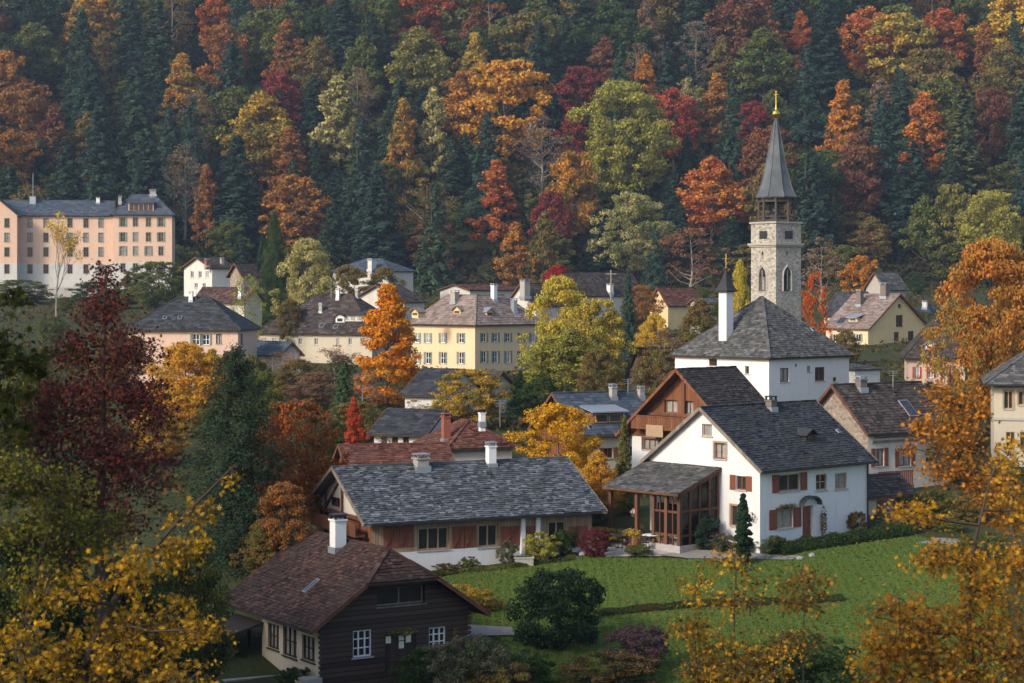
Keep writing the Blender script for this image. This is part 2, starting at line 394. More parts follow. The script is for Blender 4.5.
# ---------------------------------------------------------------- roofs made of single shingles
def shingles(mb, poly, tw, th, thick, rng, mat=0):
    poly = [Vector(p) for p in poly]; s = (poly[1] - poly[0]).normalized(); n = s.cross(poly[-1] - poly[0]).normalized()
    if n.z < 0: n = -n
    t = n.cross(s)
    if t.z < 0: t = -t
    o = poly[0]; P2 = [((p - o).dot(s), (p - o).dot(t)) for p in poly]
    smin, smax = min(p[0] for p in P2), max(p[0] for p in P2); tmax = max(p[1] for p in P2)
    r = 0
    while r * th < tmax - 1e-6:
        t0 = r * th; u = smin - rng.random() * tw
        while u < smax:
            w = tw * rng.uniform(0.55, 1.6); ex = rng.uniform(-0.28, 0.06) * th if r else 0
            cell = [(u, t0 + ex), (u + w, t0 + ex), (u + w, t0 + th), (u, t0 + th)]; u0 = u; u += w
            q = clip_convex(cell, P2)
            if len(q) < 3: continue
            k = thick * rng.uniform(0.45, 1.5); tl = rng.uniform(-0.45, 0.45) * thick; tint = min(1, max(0, rng.gauss(0.5, 0.30)))
            def hh(p): return 0.012 + k * (1 - 0.85 * (p[1] - t0) / th) + tl * (p[0] - u0) / w
            top = [o + s * p[0] + t * p[1] + n * hh(p) for p in q]; bot = [o + s * p[0] + t * p[1] - n * 0.01 for p in q]
            mb.poly(top, mat, tint)
            for e in range(len(q)): mb.poly([bot[e - 1], bot[e], top[e], top[e - 1]], mat, tint * 0.9)
        r += 1
def caps(mb, p, q, w, rng, mat=0, step=0.4):
    p, q = Vector(p), Vector(q); d = (q - p); L = d.length; d.normalize(); k = max(1, int(L / step))
    for i in range(k):
        a = p + d * (L * i / k); b = p + d * (L * (i + 1) / k + 0.03); z = Vector((0, 0, 0.015 + rng.random() * 0.03))
        mb.beam(a + z, b + z, w * rng.uniform(0.9, 1.1), 0.09, mat, min(1, max(0, rng.gauss(0.55, 0.2))))
def slab(mb, poly, th, mat):
    lo = [Vector(p) - Vector((0, 0, th)) for p in poly]
    hi = [Vector(p) - Vector((0, 0, 0.012)) for p in poly]
    mb.poly(lo[::-1], mat); mb.poly(hi, mat)
    for e in range(len(poly)): mb.poly([lo[e - 1], lo[e], hi[e], hi[e - 1]], mat)

FOOT = []
HOUSES = {}
class House:
    def __init__(s, name, label, cat, px, d, al, base_py=None, eave_py=None, Rpx=None, Lpx=None, L=None, Wd=None, group=None, zb=None, ze=None):
        s.d = d; al = R(al); s.al = al
        s.O = Vector(((px - 512) * d / F, d)); s.a = Vector((math.cos(al), math.sin(al))); s.b = Vector((-math.sin(al), math.cos(al)))
        s.zb = zb if zb is not None else CZ - (base_py - HY) * d / F
        s.root = empty(name, (s.O.x, s.O.y, s.zb), al); tag(s.root, label, cat, group)
        s.L = L if L else s._len(Rpx, s.a); s.W = Wd if Wd else s._len(Lpx, s.b)
        s.ze = (ze if ze is not None else (CZ - (eave_py - HY) * d / F)) - s.zb      # lower roof edge
        s.rng = random.Random(name + str(px)); s.ops = []; s.al_ = al; FOOT.append((s.O, s.a, s.b, s.L, s.W)); HOUSES[name] = s
    def _len(s, px, v):
        k = (px - 512) / F; return (k * s.O.y - s.O.x) / (v.x - k * v.y)
    def ray(s, px, py):
        o = Vector((-s.O.x, -s.O.y)); dr = Vector(((px - 512) / F, 1.0))
        return Vector((o.dot(s.a), o.dot(s.b), CZ - s.zb)), Vector((dr.dot(s.a), dr.dot(s.b), -(py - HY) / F))
    def hit(s, px, py, axis, c):
        o, d = s.ray(px, py); k = (c - o[axis]) / d[axis]; return o + d * k
    def off(s, side): return {'R': (1, 0.0), 'L': (0, 0.0), 'B': (1, s.W), 'E': (0, s.L)}[side]
    def uv(s, side, px, py, n=0.0):
        ax, c = s.off(side); p = s.hit(px, py, ax, c + (-n if side in 'RL' else n)); return (p[0] if ax == 1 else p[1]), p[2]
    def T(s, side, n0=0.0, u0=0.0):
        def f(u, n, z):
            u += u0; n += n0
            return {'R': (u, -n, z), 'L': (-n, u, z), 'B': (u, s.W + n, z), 'E': (s.L + n, u, z)}[side]
        return f                                   # (along wall, outward, up)
    # ---- walls
    def top_at(s, side):
        """wall outline (u,z) list, convex"""
        w = s.L if side in 'RB' else s.W; z0 = -2.0; rf = s.roof
        gable = (rf['type'] == 'gable') and ((rf['axis'] == 'x') == (side in 'LE'))
        e = s.he
        if gable:
            zr = s.zr - 0.1
            if rf.get('half'):
                zk = s.zk - 0.12; half = w / 2; t = (zk - e) / (zr - e)
                return [(0, z0), (w, z0), (w, e), (w - half * t, zk), (half * t, zk), (0, e)]
            return [(0, z0), (w, z0), (w, e), (w / 2, zr), (0, e)]
        return [(0, z0), (w, z0), (w, e), (0, e)]
    def wall(s, mats, bands=None, depth=0.16):
        """mats: dict side->material ; bands: dict side->[(z_limit, material, name, proud)] lower to upper"""
        groups = {}
        for side in 'RLBE':
            w = s.L if side in 'RB' else s.W; out = s.top_at(side); T = s.T(side)
            seq = (bands or {}).get(side) or [(1e3, mats[side] if isinstance(mats, dict) else mats, 'wall', 0)]
            zlo = -2.0
            for zl, mt, nm, proud in seq:
                poly = clip_convex(out, [(-1, zlo), (w + 1, zlo), (w + 1, min(zl, 60)), (-1, min(zl, 60))])
                if len(poly) < 3: zlo = zl; continue
                rects = [o for o in s.ops if o['side'] == side]
                us = sorted({-1e-4, w + 1e-4, *[o['u0'] for o in rects], *[o['u1'] for o in rects]})
                zs = sorted({zlo, max(p[1] for p in poly), *[o['z0'] for o in rects], *[o['z1'] for o in rects]})
                mb = groups.setdefault((nm, mt.name), (MB(), mt))[0]
                for i in range(len(us) - 1):
                    for j in range(len(zs) - 1):
                        uc, zc = (us[i] + us[i+1]) / 2, (zs[j] + zs[j+1]) / 2
                        if any(o['u0'] < uc < o['u1'] and o['z0'] < zc < o['z1'] for o in rects): continue
                        q = clip_convex([(us[i], zs[j]), (us[i+1], zs[j]), (us[i+1], zs[j+1]), (us[i], zs[j+1])], poly)
                        if len(q) > 2: mb.poly([T(u, proud, z) for u, z in q])
                for o in rects:
                    zc = (o['z0'] + o['z1']) / 2
                    if zlo <= zc < zl:
                        u0, u1, a0, a1 = o['u0'], o['u1'], o['z0'], o['z1']; dp = -o['depth'] - 0.03
                        for A, B in (((u0, a0), (u1, a0)), ((u1, a0), (u1, a1)), ((u1, a1), (u0, a1)), ((u0, a1), (u0, a0))):
                            mb.poly([T(A[0], proud, A[1]), T(B[0], proud, B[1]), T(B[0], dp, B[1]), T(A[0], dp, A[1])])
                zlo = zl
        for (nm, _), (mb, mt) in groups.items():
            if mb.f: mb.build(nm, mt, s.root)
        for o in s.ops: s._opening(o)
    # ---- openings
    def win(s, side, px0, py0, px1, py1, **k):
        ym, xm = (py0 + py1) / 2, (px0 + px1) / 2
        u0, u1 = s.uv(side, px0, ym)[0], s.uv(side, px1, ym)[0]
        if u0 > u1: u0, u1 = u1, u0
        z1, z0 = s.uv(side, xm, py0)[1], s.uv(side, xm, py1)[1]
        return s.win_l(side, u0, u1, z0, z1, **k)
    def win_l(s, side, u0, u1, z0, z1, kind='window', frame='frame_w', v=1, h=1, shutters=None, sw=None, sill='sill', depth=0.14, pane='glass', fw=None, leaf=None, trim=None):
        if pane == 'glass' and s.rng.random() < .28: pane = 'curtain'
        s.ops.append(dict(side=side, u0=u0, u1=u1, z0=z0, z1=z1, kind=kind, frame=frame, v=v, h=h, shutters=shutters, sw=sw, sill=sill, depth=depth, pane=pane, fw=fw, leaf=leaf, trim=trim))
    def _opening(s, o):
        T = s.T(o['side'], -o['depth']); u0, u1, z0, z1 = o['u0'], o['u1'], o['z0'], o['z1']; w, hgt = u1 - u0, z1 - z0
        To = s.T(o['side'])
        if o['kind'] == 'door':
            mb = MB(); mb.box(u0 + .07, u1 - .07, 0, .05, z0, z1 - .07, T=T)
            for q in range(2):
                for zz in (0.12, 0.55):
                    a = u0 + .13 + q * (w - .2) / 2; mb.box(a, a + (w - .32) / 2, .05, .065, z0 + hgt * zz, z0 + hgt * (zz + .33), T=T)
            dr = mb.build('door', M[o['leaf'] or 'shutter'], s.root)
            fb = MB(); fb.box(u0, u0 + .07, -.02, .08, z0, z1, T=T); fb.box(u1 - .07, u1, -.02, .08, z0, z1, T=T); fb.box(u0 + .07, u1 - .07, -.02, .08, z1 - .07, z1, T=T)
            fb.build('frame', M[o['frame']], dr)
            hb = MB(); hb.box(u1 - .2, u1 - .12, .066, .1, z0 + hgt * .48, z0 + hgt * .53, T=T); hb.build('handle', M['dmetal'], dr)
            return
        fw = o['fw'] or min(0.075, w * 0.12)
        mb = MB(); mb.box(u0, u0 + fw, -.02, .05, z0, z1, T=T); mb.box(u1 - fw, u1, -.02, .05, z0, z1, T=T)
        mb.box(u0 + fw, u1 - fw, -.02, .05, z0, z0 + fw, T=T); mb.box(u0 + fw, u1 - fw, -.02, .05, z1 - fw, z1, T=T)
        for i in range(1, o['v'] + 1):
            c = u0 + w * i / (o['v'] + 1); mb.box(c - fw * .45, c + fw * .45, -.018, .042, z0 + fw, z1 - fw, T=T)
        for i in range(1, o['h'] + 1):
            c = z0 + hgt * i / (o['h'] + 1); mb.box(u0 + fw, u1 - fw, -.016, .034, c - fw * .35, c + fw * .35, T=T)
        f = mb.build('window', M[o['frame']], s.root)
        pb = MB(); pb.box(u0, u1, -.028, -.022, z0, z1, T=T); pb.build('pane', M[o['pane']], f)
        if o['sill']:
            sb = MB(); sb.box(u0 - .08, u1 + .08, -.1, .07, z0 - .07, z0 - .003, T=To); sb.build('sill', M[o['sill']], f)
        if o['trim']:
            tb = MB(); g = .12
            tb.box(u0 - g, u0 - .003, -.05, .035, z0, z1 + g, T=To); tb.box(u1 + .003, u1 + g, -.05, .035, z0, z1 + g, T=To); tb.box(u0 - .003, u1 + .003, -.05, .03, z1 + .003, z1 + g, T=To)
            tb.build('surround', M[o['trim']], f)
        if o['shutters']:
            sw = o['sw'] or w * .5
            for c0, c1 in ((u0 - sw - .02, u0 - .02), (u1 + .02, u1 + sw + .02)):
                sb = MB(); sb.box(c0, c1, .01, .045, z0 - .03, z1 + .03, T=To)
                for zz in (.15, .85):
                    sb.box(c0 + .03, c1 - .03, .045, .06, z0 + hgt * zz - .05, z0 + hgt * zz + .05, T=To)
                sb.build('shutter', M[o['shutters']], f)
    # ---- roofs
    def roof_z(s, p): return min(f(p) for f in s.planes)
    def set_gable(s, axis, ridge, oe=0.5, og=0.4, half=0.0, og1=None):
        """ridge: z of ridge above base or ('py', px, py)"""
        s.roof = dict(type='gable', axis=axis, oe=oe, og=og, half=half, og1=og if og1 is None else og1)
        hw = (s.W if axis == 'x' else s.L) / 2
        if isinstance(ridge, tuple): ridge = s.hit(ridge[0], ridge[1], 1 if axis == 'x' else 0, hw)[2]
        s.zr = ridge; s.tan = (s.zr - s.ze) / (hw + oe); s.he = s.ze + s.tan * oe
        s.zk = s.zr - half * 0.9 if half else s.zr
        if axis == 'x': s.planes = [lambda p: s.ze + s.tan * (p[1] + oe), lambda p: s.ze + s.tan * (s.W + oe - p[1])]
        else: s.planes = [lambda p: s.ze + s.tan * (p[0] + oe), lambda p: s.ze + s.tan * (s.L + oe - p[0])]
    def set_hip(s, rise_or_py, oe=0.5, inset=None):
        """hip on all sides; inset: where the slopes stop (flat or ridge)"""
        s.roof = dict(type='hip', oe=oe); m = (min(s.L, s.W) + 2 * oe) / 2
        s.inset = m if inset is None else inset
        if isinstance(rise_or_py, tuple):
            px, py = rise_or_py; c = s.inset - oe
            rise = s.hit(px, py, 1 if s.L >= s.W else 0, c)[2] - s.ze
        else: rise = rise_or_py
        s.zr = s.ze + rise; s.tan = rise / s.inset; s.he = s.ze + s.tan * oe
        s.planes = [lambda p: s.ze + s.tan * (p[1] + oe), lambda p: s.ze + s.tan * (s.W + oe - p[1]), lambda p: s.ze + s.tan * (p[0] + oe), lambda p: s.ze + s.tan * (s.L + oe - p[0])]
    def build_roof(s, mat, tw=0.35, th=0.26, thick=0.035, body='darkwood', capmat=None, capw=0.24):
        rf = s.roof; mb = MB(); oe = rf['oe']; polys = []
        L, W = s.L, s.W
        if rf['type'] == 'gable':
            og = rf['og']; hf = rf['half']
            ax = rf['axis']; A = (L if ax == 'x' else W); B = (W if ax == 'x' else L)
            P = (lambda u, v, z: Vector((u, v, z))) if ax == 'x' else (lambda u, v, z: Vector((v, u, z)))
            r0, r1 = -og, A + rf['og1']
            if hf:
                vk = (s.zk - s.ze) / s.tan - oe; g0, g1 = r0 + hf, r1 - hf
                polys += [[P(r0, -oe, s.ze), P(r1, -oe, s.ze), P(r1, vk, s.zk), P(g1, B/2, s.zr), P(g0, B/2, s.zr), P(r0, vk, s.zk)],
                          [P(r0, B+oe, s.ze), P(r1, B+oe, s.ze), P(r1, B-vk, s.zk), P(g1, B/2, s.zr), P(g0, B/2, s.zr), P(r0, B-vk, s.zk)],
                          [P(r0, vk, s.zk), P(r0, B-vk, s.zk), P(g0, B/2, s.zr)], [P(r1, vk, s.zk), P(r1, B-vk, s.zk), P(g1, B/2, s.zr)]]
                lines = [(P(g0, B/2, s.zr), P(g1, B/2, s.zr))] + [(P(r, v, s.zk), P(g, B/2, s.zr)) for r, g in ((r0, g0), (r1, g1)) for v in (vk, B - vk)]
            else:
                polys += [[P(r0, -oe, s.ze), P(r1, -oe, s.ze), P(r1, B/2, s.zr), P(r0, B/2, s.zr)], [P(r0, B+oe, s.ze), P(r1, B+oe, s.ze), P(r1, B/2, s.zr), P(r0, B/2, s.zr)]]
                lines = [(P(r0, B/2, s.zr), P(r1, B/2, s.zr))]
            zv = s.zk if hf else s.zr; vv = vk if hf else B / 2
            s.barge = []
            for r in (r0, r1):
                sg = 1 if r > 0 else -1
                for v0, v1 in ((-oe, vv), (B + oe, B - vv)):
                    p = P(r + sg * .035, v0, s.ze - .06); q = P(r + sg * .035, v1, zv - .06); bb = MB(); bb.beam(p, q, .06, .2); s.barge.append(bb)
        else:
            i = s.inset; z1 = s.zr; a0, a1, b0, b1 = -oe, L + oe, -oe, W + oe
            c0, c1, d0, d1 = a0 + i, a1 - i, b0 + i, b1 - i
            E = [Vector((a0, b0, s.ze)), Vector((a1, b0, s.ze)), Vector((a1, b1, s.ze)), Vector((a0, b1, s.ze))]
            I = [Vector((c0, d0, z1)), Vector((c1, d0, z1)), Vector((c1, d1, z1)), Vector((c0, d1, z1))]
            for k in range(4):
                n = (k + 1) % 4; pl = [E[k], E[n], I[n]]
                if (I[n] - I[k]).length > 1e-3: pl.append(I[k])
                polys.append(pl)
            lines = [(E[k], I[k]) for k in range(4)]
            if (I[1] - I[0]).length > 1e-3 and (I[2] - I[1]).length > 1e-3: mb.poly([p + Vector((0, 0, .02)) for p in I], 0); lines += [(I[k - 1], I[k]) for k in range(4)]
            else:
                q = max(I, key=lambda p: (p - I[0]).length); lines.append((I[0], q))
            s.barge = None
        for p in polys:
            slab(mb, p, 0.14, 1); shingles(mb, p, tw, th, thick, s.rng, 0)
        for p, q in lines:
            if (q - p).length > .3: caps(mb, p, q, capw, s.rng, 2 if capmat else 0)
        s.roof_ob = mb.build('roof', [mat, M[body]] + ([capmat] if capmat else []), s.root)
        for bb in s.barge or []: bb.build('bargeboard', M[body if body != 'darkwood' else 'timber'], s.roof_ob)
        return s.roof_ob
    # ---- bits on the roof
    def chimney(s, px, py, w, h, mat='frame_w', cap='dmetal', dpth=None, pl=None, name='chimney'):
        """foot seen at (px,py) on the roof"""
        p = s.on_roof(px, py) if pl is None else Vector(pl); dp = dpth or w
        mb = MB(); mb.box(p.x - w/2, p.x + w/2, p.y - dp/2, p.y + dp/2, p.z - .6, p.z + h, 0); mb.box(p.x - w*.6, p.x + w*.6, p.y - dp*.6, p.y + dp*.6, p.z + h, p.z + h + .08, 0)
        for sx in (-1, 1):
            for sy in (-1, 1): mb.box(p.x + sx*w*.42 - .05, p.x + sx*w*.42 + .05, p.y + sy*dp*.42 - .05, p.y + sy*dp*.42 + .05, p.z + h + .08, p.z + h + .26, 1)
        mb.box(p.x - w*.58, p.x + w*.58, p.y - dp*.58, p.y + dp*.58, p.z + h + .26, p.z + h + .33, 1)
        mb.box(p.x - w*.62, p.x + w*.62, p.y - dp*.66, p.y + dp*.62, p.z - .3, p.z + .12, 2)
        return mb.build(name, [M[mat], M[cap], M['metal']], s.roof_ob)
    def on_roof(s, px, py):
        o, d = s.ray(px, py); lo = None
        for k in np.linspace(s.d - 15, s.d + 45, 1201):
            p = o + d * float(k)
            if p.z <= s.roof_z(p) and -2 < p.x < s.L + 2 and -2 < p.y < s.W + 2 and p.z > s.ze - 1: return p
        return o + d * s.d
    def skylight(s, px, py, w=.7, l=.9, name='skylight', frame='metal', pane='glass', up=.12):
        p = s.on_roof(px, py); pl = min(s.planes, key=lambda f: f(p)); e = .05
        gx = (pl((p.x + e, p.y)) - pl((p.x - e, p.y))) / (2*e); gy = (pl((p.x, p.y + e)) - pl((p.x, p.y - e))) / (2*e)
        n = Vector((-gx, -gy, 1)).normalized(); up_ = (Vector((gx, gy, gx*gx + gy*gy))).normalized(); sd = up_.cross(n)
        T = lambda x, y, z: tuple(p + sd * x + up_ * y + n * z)
        mb = MB(); mb.box(-w/2, w/2, -l/2, l/2, -.05, up, T=T); f = mb.build(name, M[frame], s.roof_ob)
        pb = MB(); pb.box(-w/2 + .06, w/2 - .06, -l/2 + .06, l/2 - .06, up - .02, up + .012, T=T); pb.build('pane', M[pane], f) if False else None
        if pane: 
            po = pb.build('skylight_pane', M[pane], s.roof_ob)
        return f
    def dormer(s, px, py, w, h, mat, axis='R', roofmat='slate_dark', win='glass', frame='frame_w', dep=2.5, pent=False):
        """small dormer whose sill centre shows at px,py"""
        p = s.on_roof(px, py)
        if axis == 'R': T = lambda u, n, z: (p.x + u, p.y - n, p.z + z)
        else: T = lambda u, n, z: (p.x - n, p.y + u, p.z + z)
        mb = MB(); mb.box(-w/2, w/2, -dep, 0, -.25, h, 0, T=T)
        d_ = mb.build('dormer', M[mat], s.roof_ob)
        r = MB()
        if pent:
            q = [(-w/2 - .25, .45, h + .02), (w/2 + .25, .45, h + .02), (w/2 + .25, -dep, h + .55), (-w/2 - .25, -dep, h + .55)]
            r.hexa([T(a, b, c) for a, b, c in q] + [T(a, b, c + .1) for a, b, c in q])
        else:
            for sg in (-1, 1):
                q = [(sg * (w/2 + .2), .25, h - .08), (0, .25, h + w * .38), (0, -dep, h + w * .38), (sg * (w/2 + .2), -dep, h - .08)]
                r.hexa([T(a, b, c) for a, b, c in q] + [T(a, b, c + .09) for a, b, c in q])
            r.poly([T(-w/2, .01, h - .01), T(w/2, .01, h - .01), T(0, .01, h + w * .36)], 1)
        r.build('dormer_roof', [M[roofmat], M[mat]], s.roof_ob)
        k = max(1, int(w / .9)); f = MB(); g = MB()
        for i in range(k):
            a = -w/2 + .12 + i * (w - .24) / k + .06; b = -w/2 + .12 + (i + 1) * (w - .24) / k - .06
            f.box(a, b, .004, .05, .12, h - .1, T=T); g.box(a + .07, b - .07, .051, .056, .19, h - .17, T=T)
        f.build('dormer_window', M[frame], s.roof_ob); g.build('dormer_pane', M[win], s.roof_ob)
    def aerial(s, px, py, h=1.6):
        p = s.on_roof(px, py); mb = MB(); mb.tube([(p.x, p.y, p.z - .3), (p.x, p.y, p.z + h)], .025, 5)
        for k, (z, w) in enumerate(((.98, .5), (.86, .42), (.74, .34))): mb.beam((p.x - w, p.y + .0, p.z + h * z), (p.x + w, p.y, p.z + h * z), .03, .03)
        return mb.build('aerial', M['metal'], s.roof_ob)
    def obj(s, name, mb, mat, parent=None): return mb.build(name, mat, parent or s.root)
    def gutter(s, side, mat='dmetal'):
        oe = s.roof['oe']; T = s.T(side); w = s.L if side in 'RB' else s.W; mb = MB()
        mb.box(-.3, w + .3, oe, oe + .11, s.ze - .1, s.ze - .01, T=T); s.obj('gutter', mb, M[mat])
M['belfry_wood'] = plain('weathered_belfry_wood', (0.085, 0.068, 0.055), 0.85, 0.2, var=0.4)
# ================================================================= THE BUILDINGS
# ---- dark log chalet in front
h = House('log_chalet', 'dark log chalet with brown tiled half-hipped roof, closest house at the lower left', 'house', 320, 95, 32, base_py=690, eave_py=628, Rpx=468, Lpx=262)
h.set_gable('y', (396, 551), 0.85, 0.75, 1.5, 3.4)
for (a, b, c, e, k) in ((346+7, 630, 372, 657, {}), (429, 627, 446, 649, {})): h.win('R', a, b, c, e, frame='frame_w', v=2, h=2)
h.win('R', 377, 587, 425, 605, frame='greywood', v=1, h=0, sill='greywood', depth=.3)
h.win('R', 385, 634, 416, 672, kind='door', leaf='darkwood', frame='darkwood')
for (a, b, c, e) in ((268, 624, 279, 649), (283, 627, 297, 657), (302, 636, 315, 661)): h.win('L', a, b, c, e, frame='darkwood', v=2, h=1, sill='darkwood', pane='curtain')
h.wall({'R': M['log'], 'L': M['cream'], 'B': M['log'], 'E': M['log']})
h.build_roof(M['tile_brown'], 0.22, 0.20, 0.035, 'darkwood')
h.chimney(338, 549, .62, 1.45, 'frame_w', 'dmetal')
h.skylight(312, 587, .35, 1.0)
mb = MB()                                       # log ends at the corners
for k in range(13):
    for x in (0.0, h.L): mb.tube([(x, -.16, .1 + k*.24), (x, .02, .1 + k*.24)], .1, 6)
h.obj('log_ends', mb, M['log'])
u0, z = h.uv('R', 383, 655); u1, _ = h.uv('R', 418, 655); zt = h.uv('R', 400, 655)[1]; zf = h.uv('R', 400, 680)[1]
T = h.T('R'); mb = MB()
mb.box(u0 - .15, u1 + .2, .01, 1.0, zf - .15, zf, T=T)
h.obj('balcony_floor', mb, M['darkwood'])
mb = MB(); n = 13
for k in range(n): x = u0 - .1 + (u1 - u0 + .2) * k / (n - 1); mb.box(x - .02, x + .02, .93, .97, zf, zt - .06, T=T)
mb.box(u0 - .15, u1 + .2, .91, .99, zt - .06, zt, T=T); mb.box(u0 - .15, u1 + .2, .92, .98, zf + .08, zf + .14, T=T)
h.obj('balcony_railing', mb, M['darkwood'])
mb = MB()
for px, py in ((389, 640), (402, 637), (402, 645), (409, 639)):
    u, z = h.uv('R', px, py); mb.box(u - .14, u + .14, -.075 + .0, -.06, z - .17, z + .17, T=T)
h.obj('door_notice', mb, M['paper'])
log_h = h
# veranda on the left
mb = MB(); T = h.T('L')
vz = h.uv('L', 262, 627)[1] + .15
u_a, u_b = h.W - .2, h.W + 3.2
mb.hexa([T(u_a, 0.02, vz), T(u_b, 0.02, vz), T(u_b, 2.9, vz - .75), T(u_a, 2.9, vz - .75), T(u_a, 0.02, vz + .12), T(u_b, 0.02, vz + .12), T(u_b, 2.9, vz - .63), T(u_a, 2.9, vz - .63)])
ver = h.obj('veranda_roof', mb, M['tile_greybrown'])
for u, n in ((u_a + .1, 2.7), (u_b - .1, 2.7), (u_b - .1, .1), (h.W + 1.4, .1)):
    mb = MB(); mb.box(u - .08, u + .08, n - .08, n + .08, -1.0, vz - .75 + (2.9 - n) * .25, T=T); h.obj('veranda_post', mb, M['darkwood'])
mb = MB(); mb.box(u_a - 2.5, u_b + .3, .02, 3.2, -2.0, .12, T=T); h.obj('terrace_slab', mb, M['concrete'])
mb = MB(); mb.box(-.3, .55, .02, .9, -1.5, .62, T=T); h.obj('stone_plinth', mb, M['ashlar'])
ver_T = T; ver_h = h
# ---- slate farmhouse
h = House('farmhouse', 'long low farmhouse with silvery slate roof and red-brown boarded front', 'house', 372, 114, 26, base_py=578, eave_py=523, Rpx=592, Lpx=316)
h.set_gable('x', (335, 467), 0.6, 0.7)
# bands
zp = h.uv('R', 470, 548)[1]
for (a, b, c, e, k) in ((418, 527, 449, 550, dict(v=2, h=0)), (478, 524, 498, 547, dict(v=1, h=0)), (548, 521, 566, 545, dict(v=1, h=0))):
    h.win('R', a, b, c, e, frame='frame_t', fw=.1, **k)
for (a, b, c, e) in ((330, 497, 340, 507),): h.win('L', a, b, c, e, frame='frame_b', v=1, h=0)
h.win('L', 345, 528, 356, 541, frame='frame_b', v=1, h=0)
zl = h.uv('L', 340, 512)[1]
h.wall(None, {'R': [(zp, M['white'], 'plinth', 0.02), (1e3, M['tanwood'], 'wall', 0)], 'E': [(zp, M['white'], 'plinth', 0.02), (1e3, M['redwood'], 'wall', 0)],
              'B': [(1e3, M['redwood'], 'wall', 0)], 'L': [(zp, M['white'], 'plinth', .02), (zl, M['chaletwood'], 'wall', 0), (1e3, M['offwhite'], 'gable_wall', 0)]})
h.build_roof(M['slate'], 0.26, 0.21, 0.045, 'greywood')
h.chimney(421, 468, .75, .55, 'ashlar', 'metal'); h.chimney(491, 465, .5, 1.1, 'frame_w', 'metal')
T = h.T('R')
for a, b in ((383, 414), (452, 476), (500, 519), (520, 523.5), (526, 536), (568, 588)):
    if b - a < 5: continue
    u0 = h.uv('R', a, 540)[0]; u1 = h.uv('R', b, 540)[0]; zz1 = h.uv('R', (a+b)/2, 526)[1]; zz0 = h.uv('R', (a+b)/2, 547)[1]
    mb = MB(); w = (u1 - u0)
    k = 2 if w > 1.3 else 1
    for q in range(k):
        mb = MB(); mb.box(u0 + q*w/k + .02, u0 + (q+1)*w/k - .02, .012, .05, zz0, zz1, T=T)
        mb.beam(T(u0 + q*w/k + .1, .065, zz0 + .1), T(u0 + (q+1)*w/k - .1, .065, zz1 - .1), .1, .03)
        h.obj('shutter', mb, M['shutter'])
for px in (522, 537):
    u = h.uv('R', px, 540)[0]; mb = MB(); mb.box(u - .13, u + .13, .02, .2, -1, h.he - .25, T=T); h.obj('white_post', mb, M['frame_w'])
mb = MB(); mb.box(.1, h.L - .1, .005, .07, h.he - .38, h.he - .14, T=T); h.obj('wall_beam', mb, M['frame_t'])
mb = MB()
T = h.T('L')
for f in (.2, .5, .8): mb.box(h.W*f - .09, h.W*f + .09, .003, .12, zl - 1.5, h.he + (1 - abs(f - .5) * 2) * (h.zr - h.he) * .92, T=T)
mb.box(.2, h.W - .2, .125, .3, zl - .12, zl + .08, T=T); mb.beam(T(h.W*.2, .06, zl + .1), T(h.W*.5, .06, h.zr - .5), .1, .14); mb.beam(T(h.W*.8, .06, zl + .1), T(h.W*.5, .06, h.zr - .5), .1, .14)
h.obj('gable_timbers', mb, M['timber'])
mb = MB(); mb.box(.3, h.W - .3, .31, .95, zl - .95, zl - .85, T=T); mb.box(.3, h.W - .3, .88, .95, zl - .85, zl - .15, T=T); h.obj('gable_balcony', mb, M['chaletwood'])
h.gutter('R', 'dmetal')

# ---- white house
h = House('white_house', 'white plastered house with dark slate roof, red shutters and arched front door', 'house', 760, 118, 42, base_py=547, eave_py=471, Rpx=868, Lpx=650)
h.set_gable('x', (707, 407), 0.45, 0.35)
vil = h
h.win('R', 785+2-8, 474, 800, 491, frame='frame_t', v=1, h=0, shutters='shutter', sw=.62)
h.win('R', 816-0, 474, 827, 490, frame='frame_t', v=1, h=1); h.win('R', 834+1, 473, 847, 489, frame='frame_t', v=1, h=1)
h.win('R', 777, 509, 793, 528, frame='frame_t', v=1, h=0, shutters='shutter', sw=.72, pane='curtain', trim='frame_b')
h.win('R', 802.5, 505.5, 813, 538, kind='door', leaf='shutter', frame='sill', depth=.2)
h.win('L', 702, 424, 712, 436, frame='frame_t', v=0, h=0); h.win('L', 714.5, 443, 726, 459, frame='frame_b', v=1, h=0, trim='frame_t')
h.win('L', 736, 476, 746, 490, frame='frame_b', v=1, h=0, shutters='shutter', sw=.45); h.win('L', 731, 506, 742, 526, frame='frame_b', v=1, h=0, trim='frame_t')
h.wall(M['white'])
h.build_roof(M['slate_dark'], 0.26, 0.21, 0.035, 'greywood')
h.chimney(771, 409, .5, .5, 'chimney_stone', 'dmetal'); h.dormer(810, 441, .75, .42, 'darkwood', 'R', 'slate_dark', 'glass', 'frame_b', 1.4)
h.skylight(838, 432, .3, .35)
T = h.T('R'); mb = MB()
p0 = h.uv('R', 802, 506); p1 = h.uv('R', 814, 506); uc = (p0[0] + p1[0]) / 2; r = .86
for k in range(8):
    a0, a1 = math.pi * k / 8, math.pi * (k + 1) / 8
    q = [(uc + r*math.cos(a0), p0[1] + .6*r*math.sin(a0)), (uc + r*math.cos(a1), p0[1] + .6*r*math.sin(a1))]
    mb.hexa([T(q[0][0], .02, q[0][1]), T(q[1][0], .02, q[1][1]), T(q[1][0], 0.42, q[1][1]), T(q[0][0], 0.42, q[0][1]),
             T(q[0][0], .02, q[0][1] + .1), T(q[1][0], .02, q[1][1] + .1), T(q[1][0], 0.42, q[1][1] + .1), T(q[0][0], 0.42, q[0][1] + .1)])
h.obj('door_canopy', mb, M['slate_grey'])
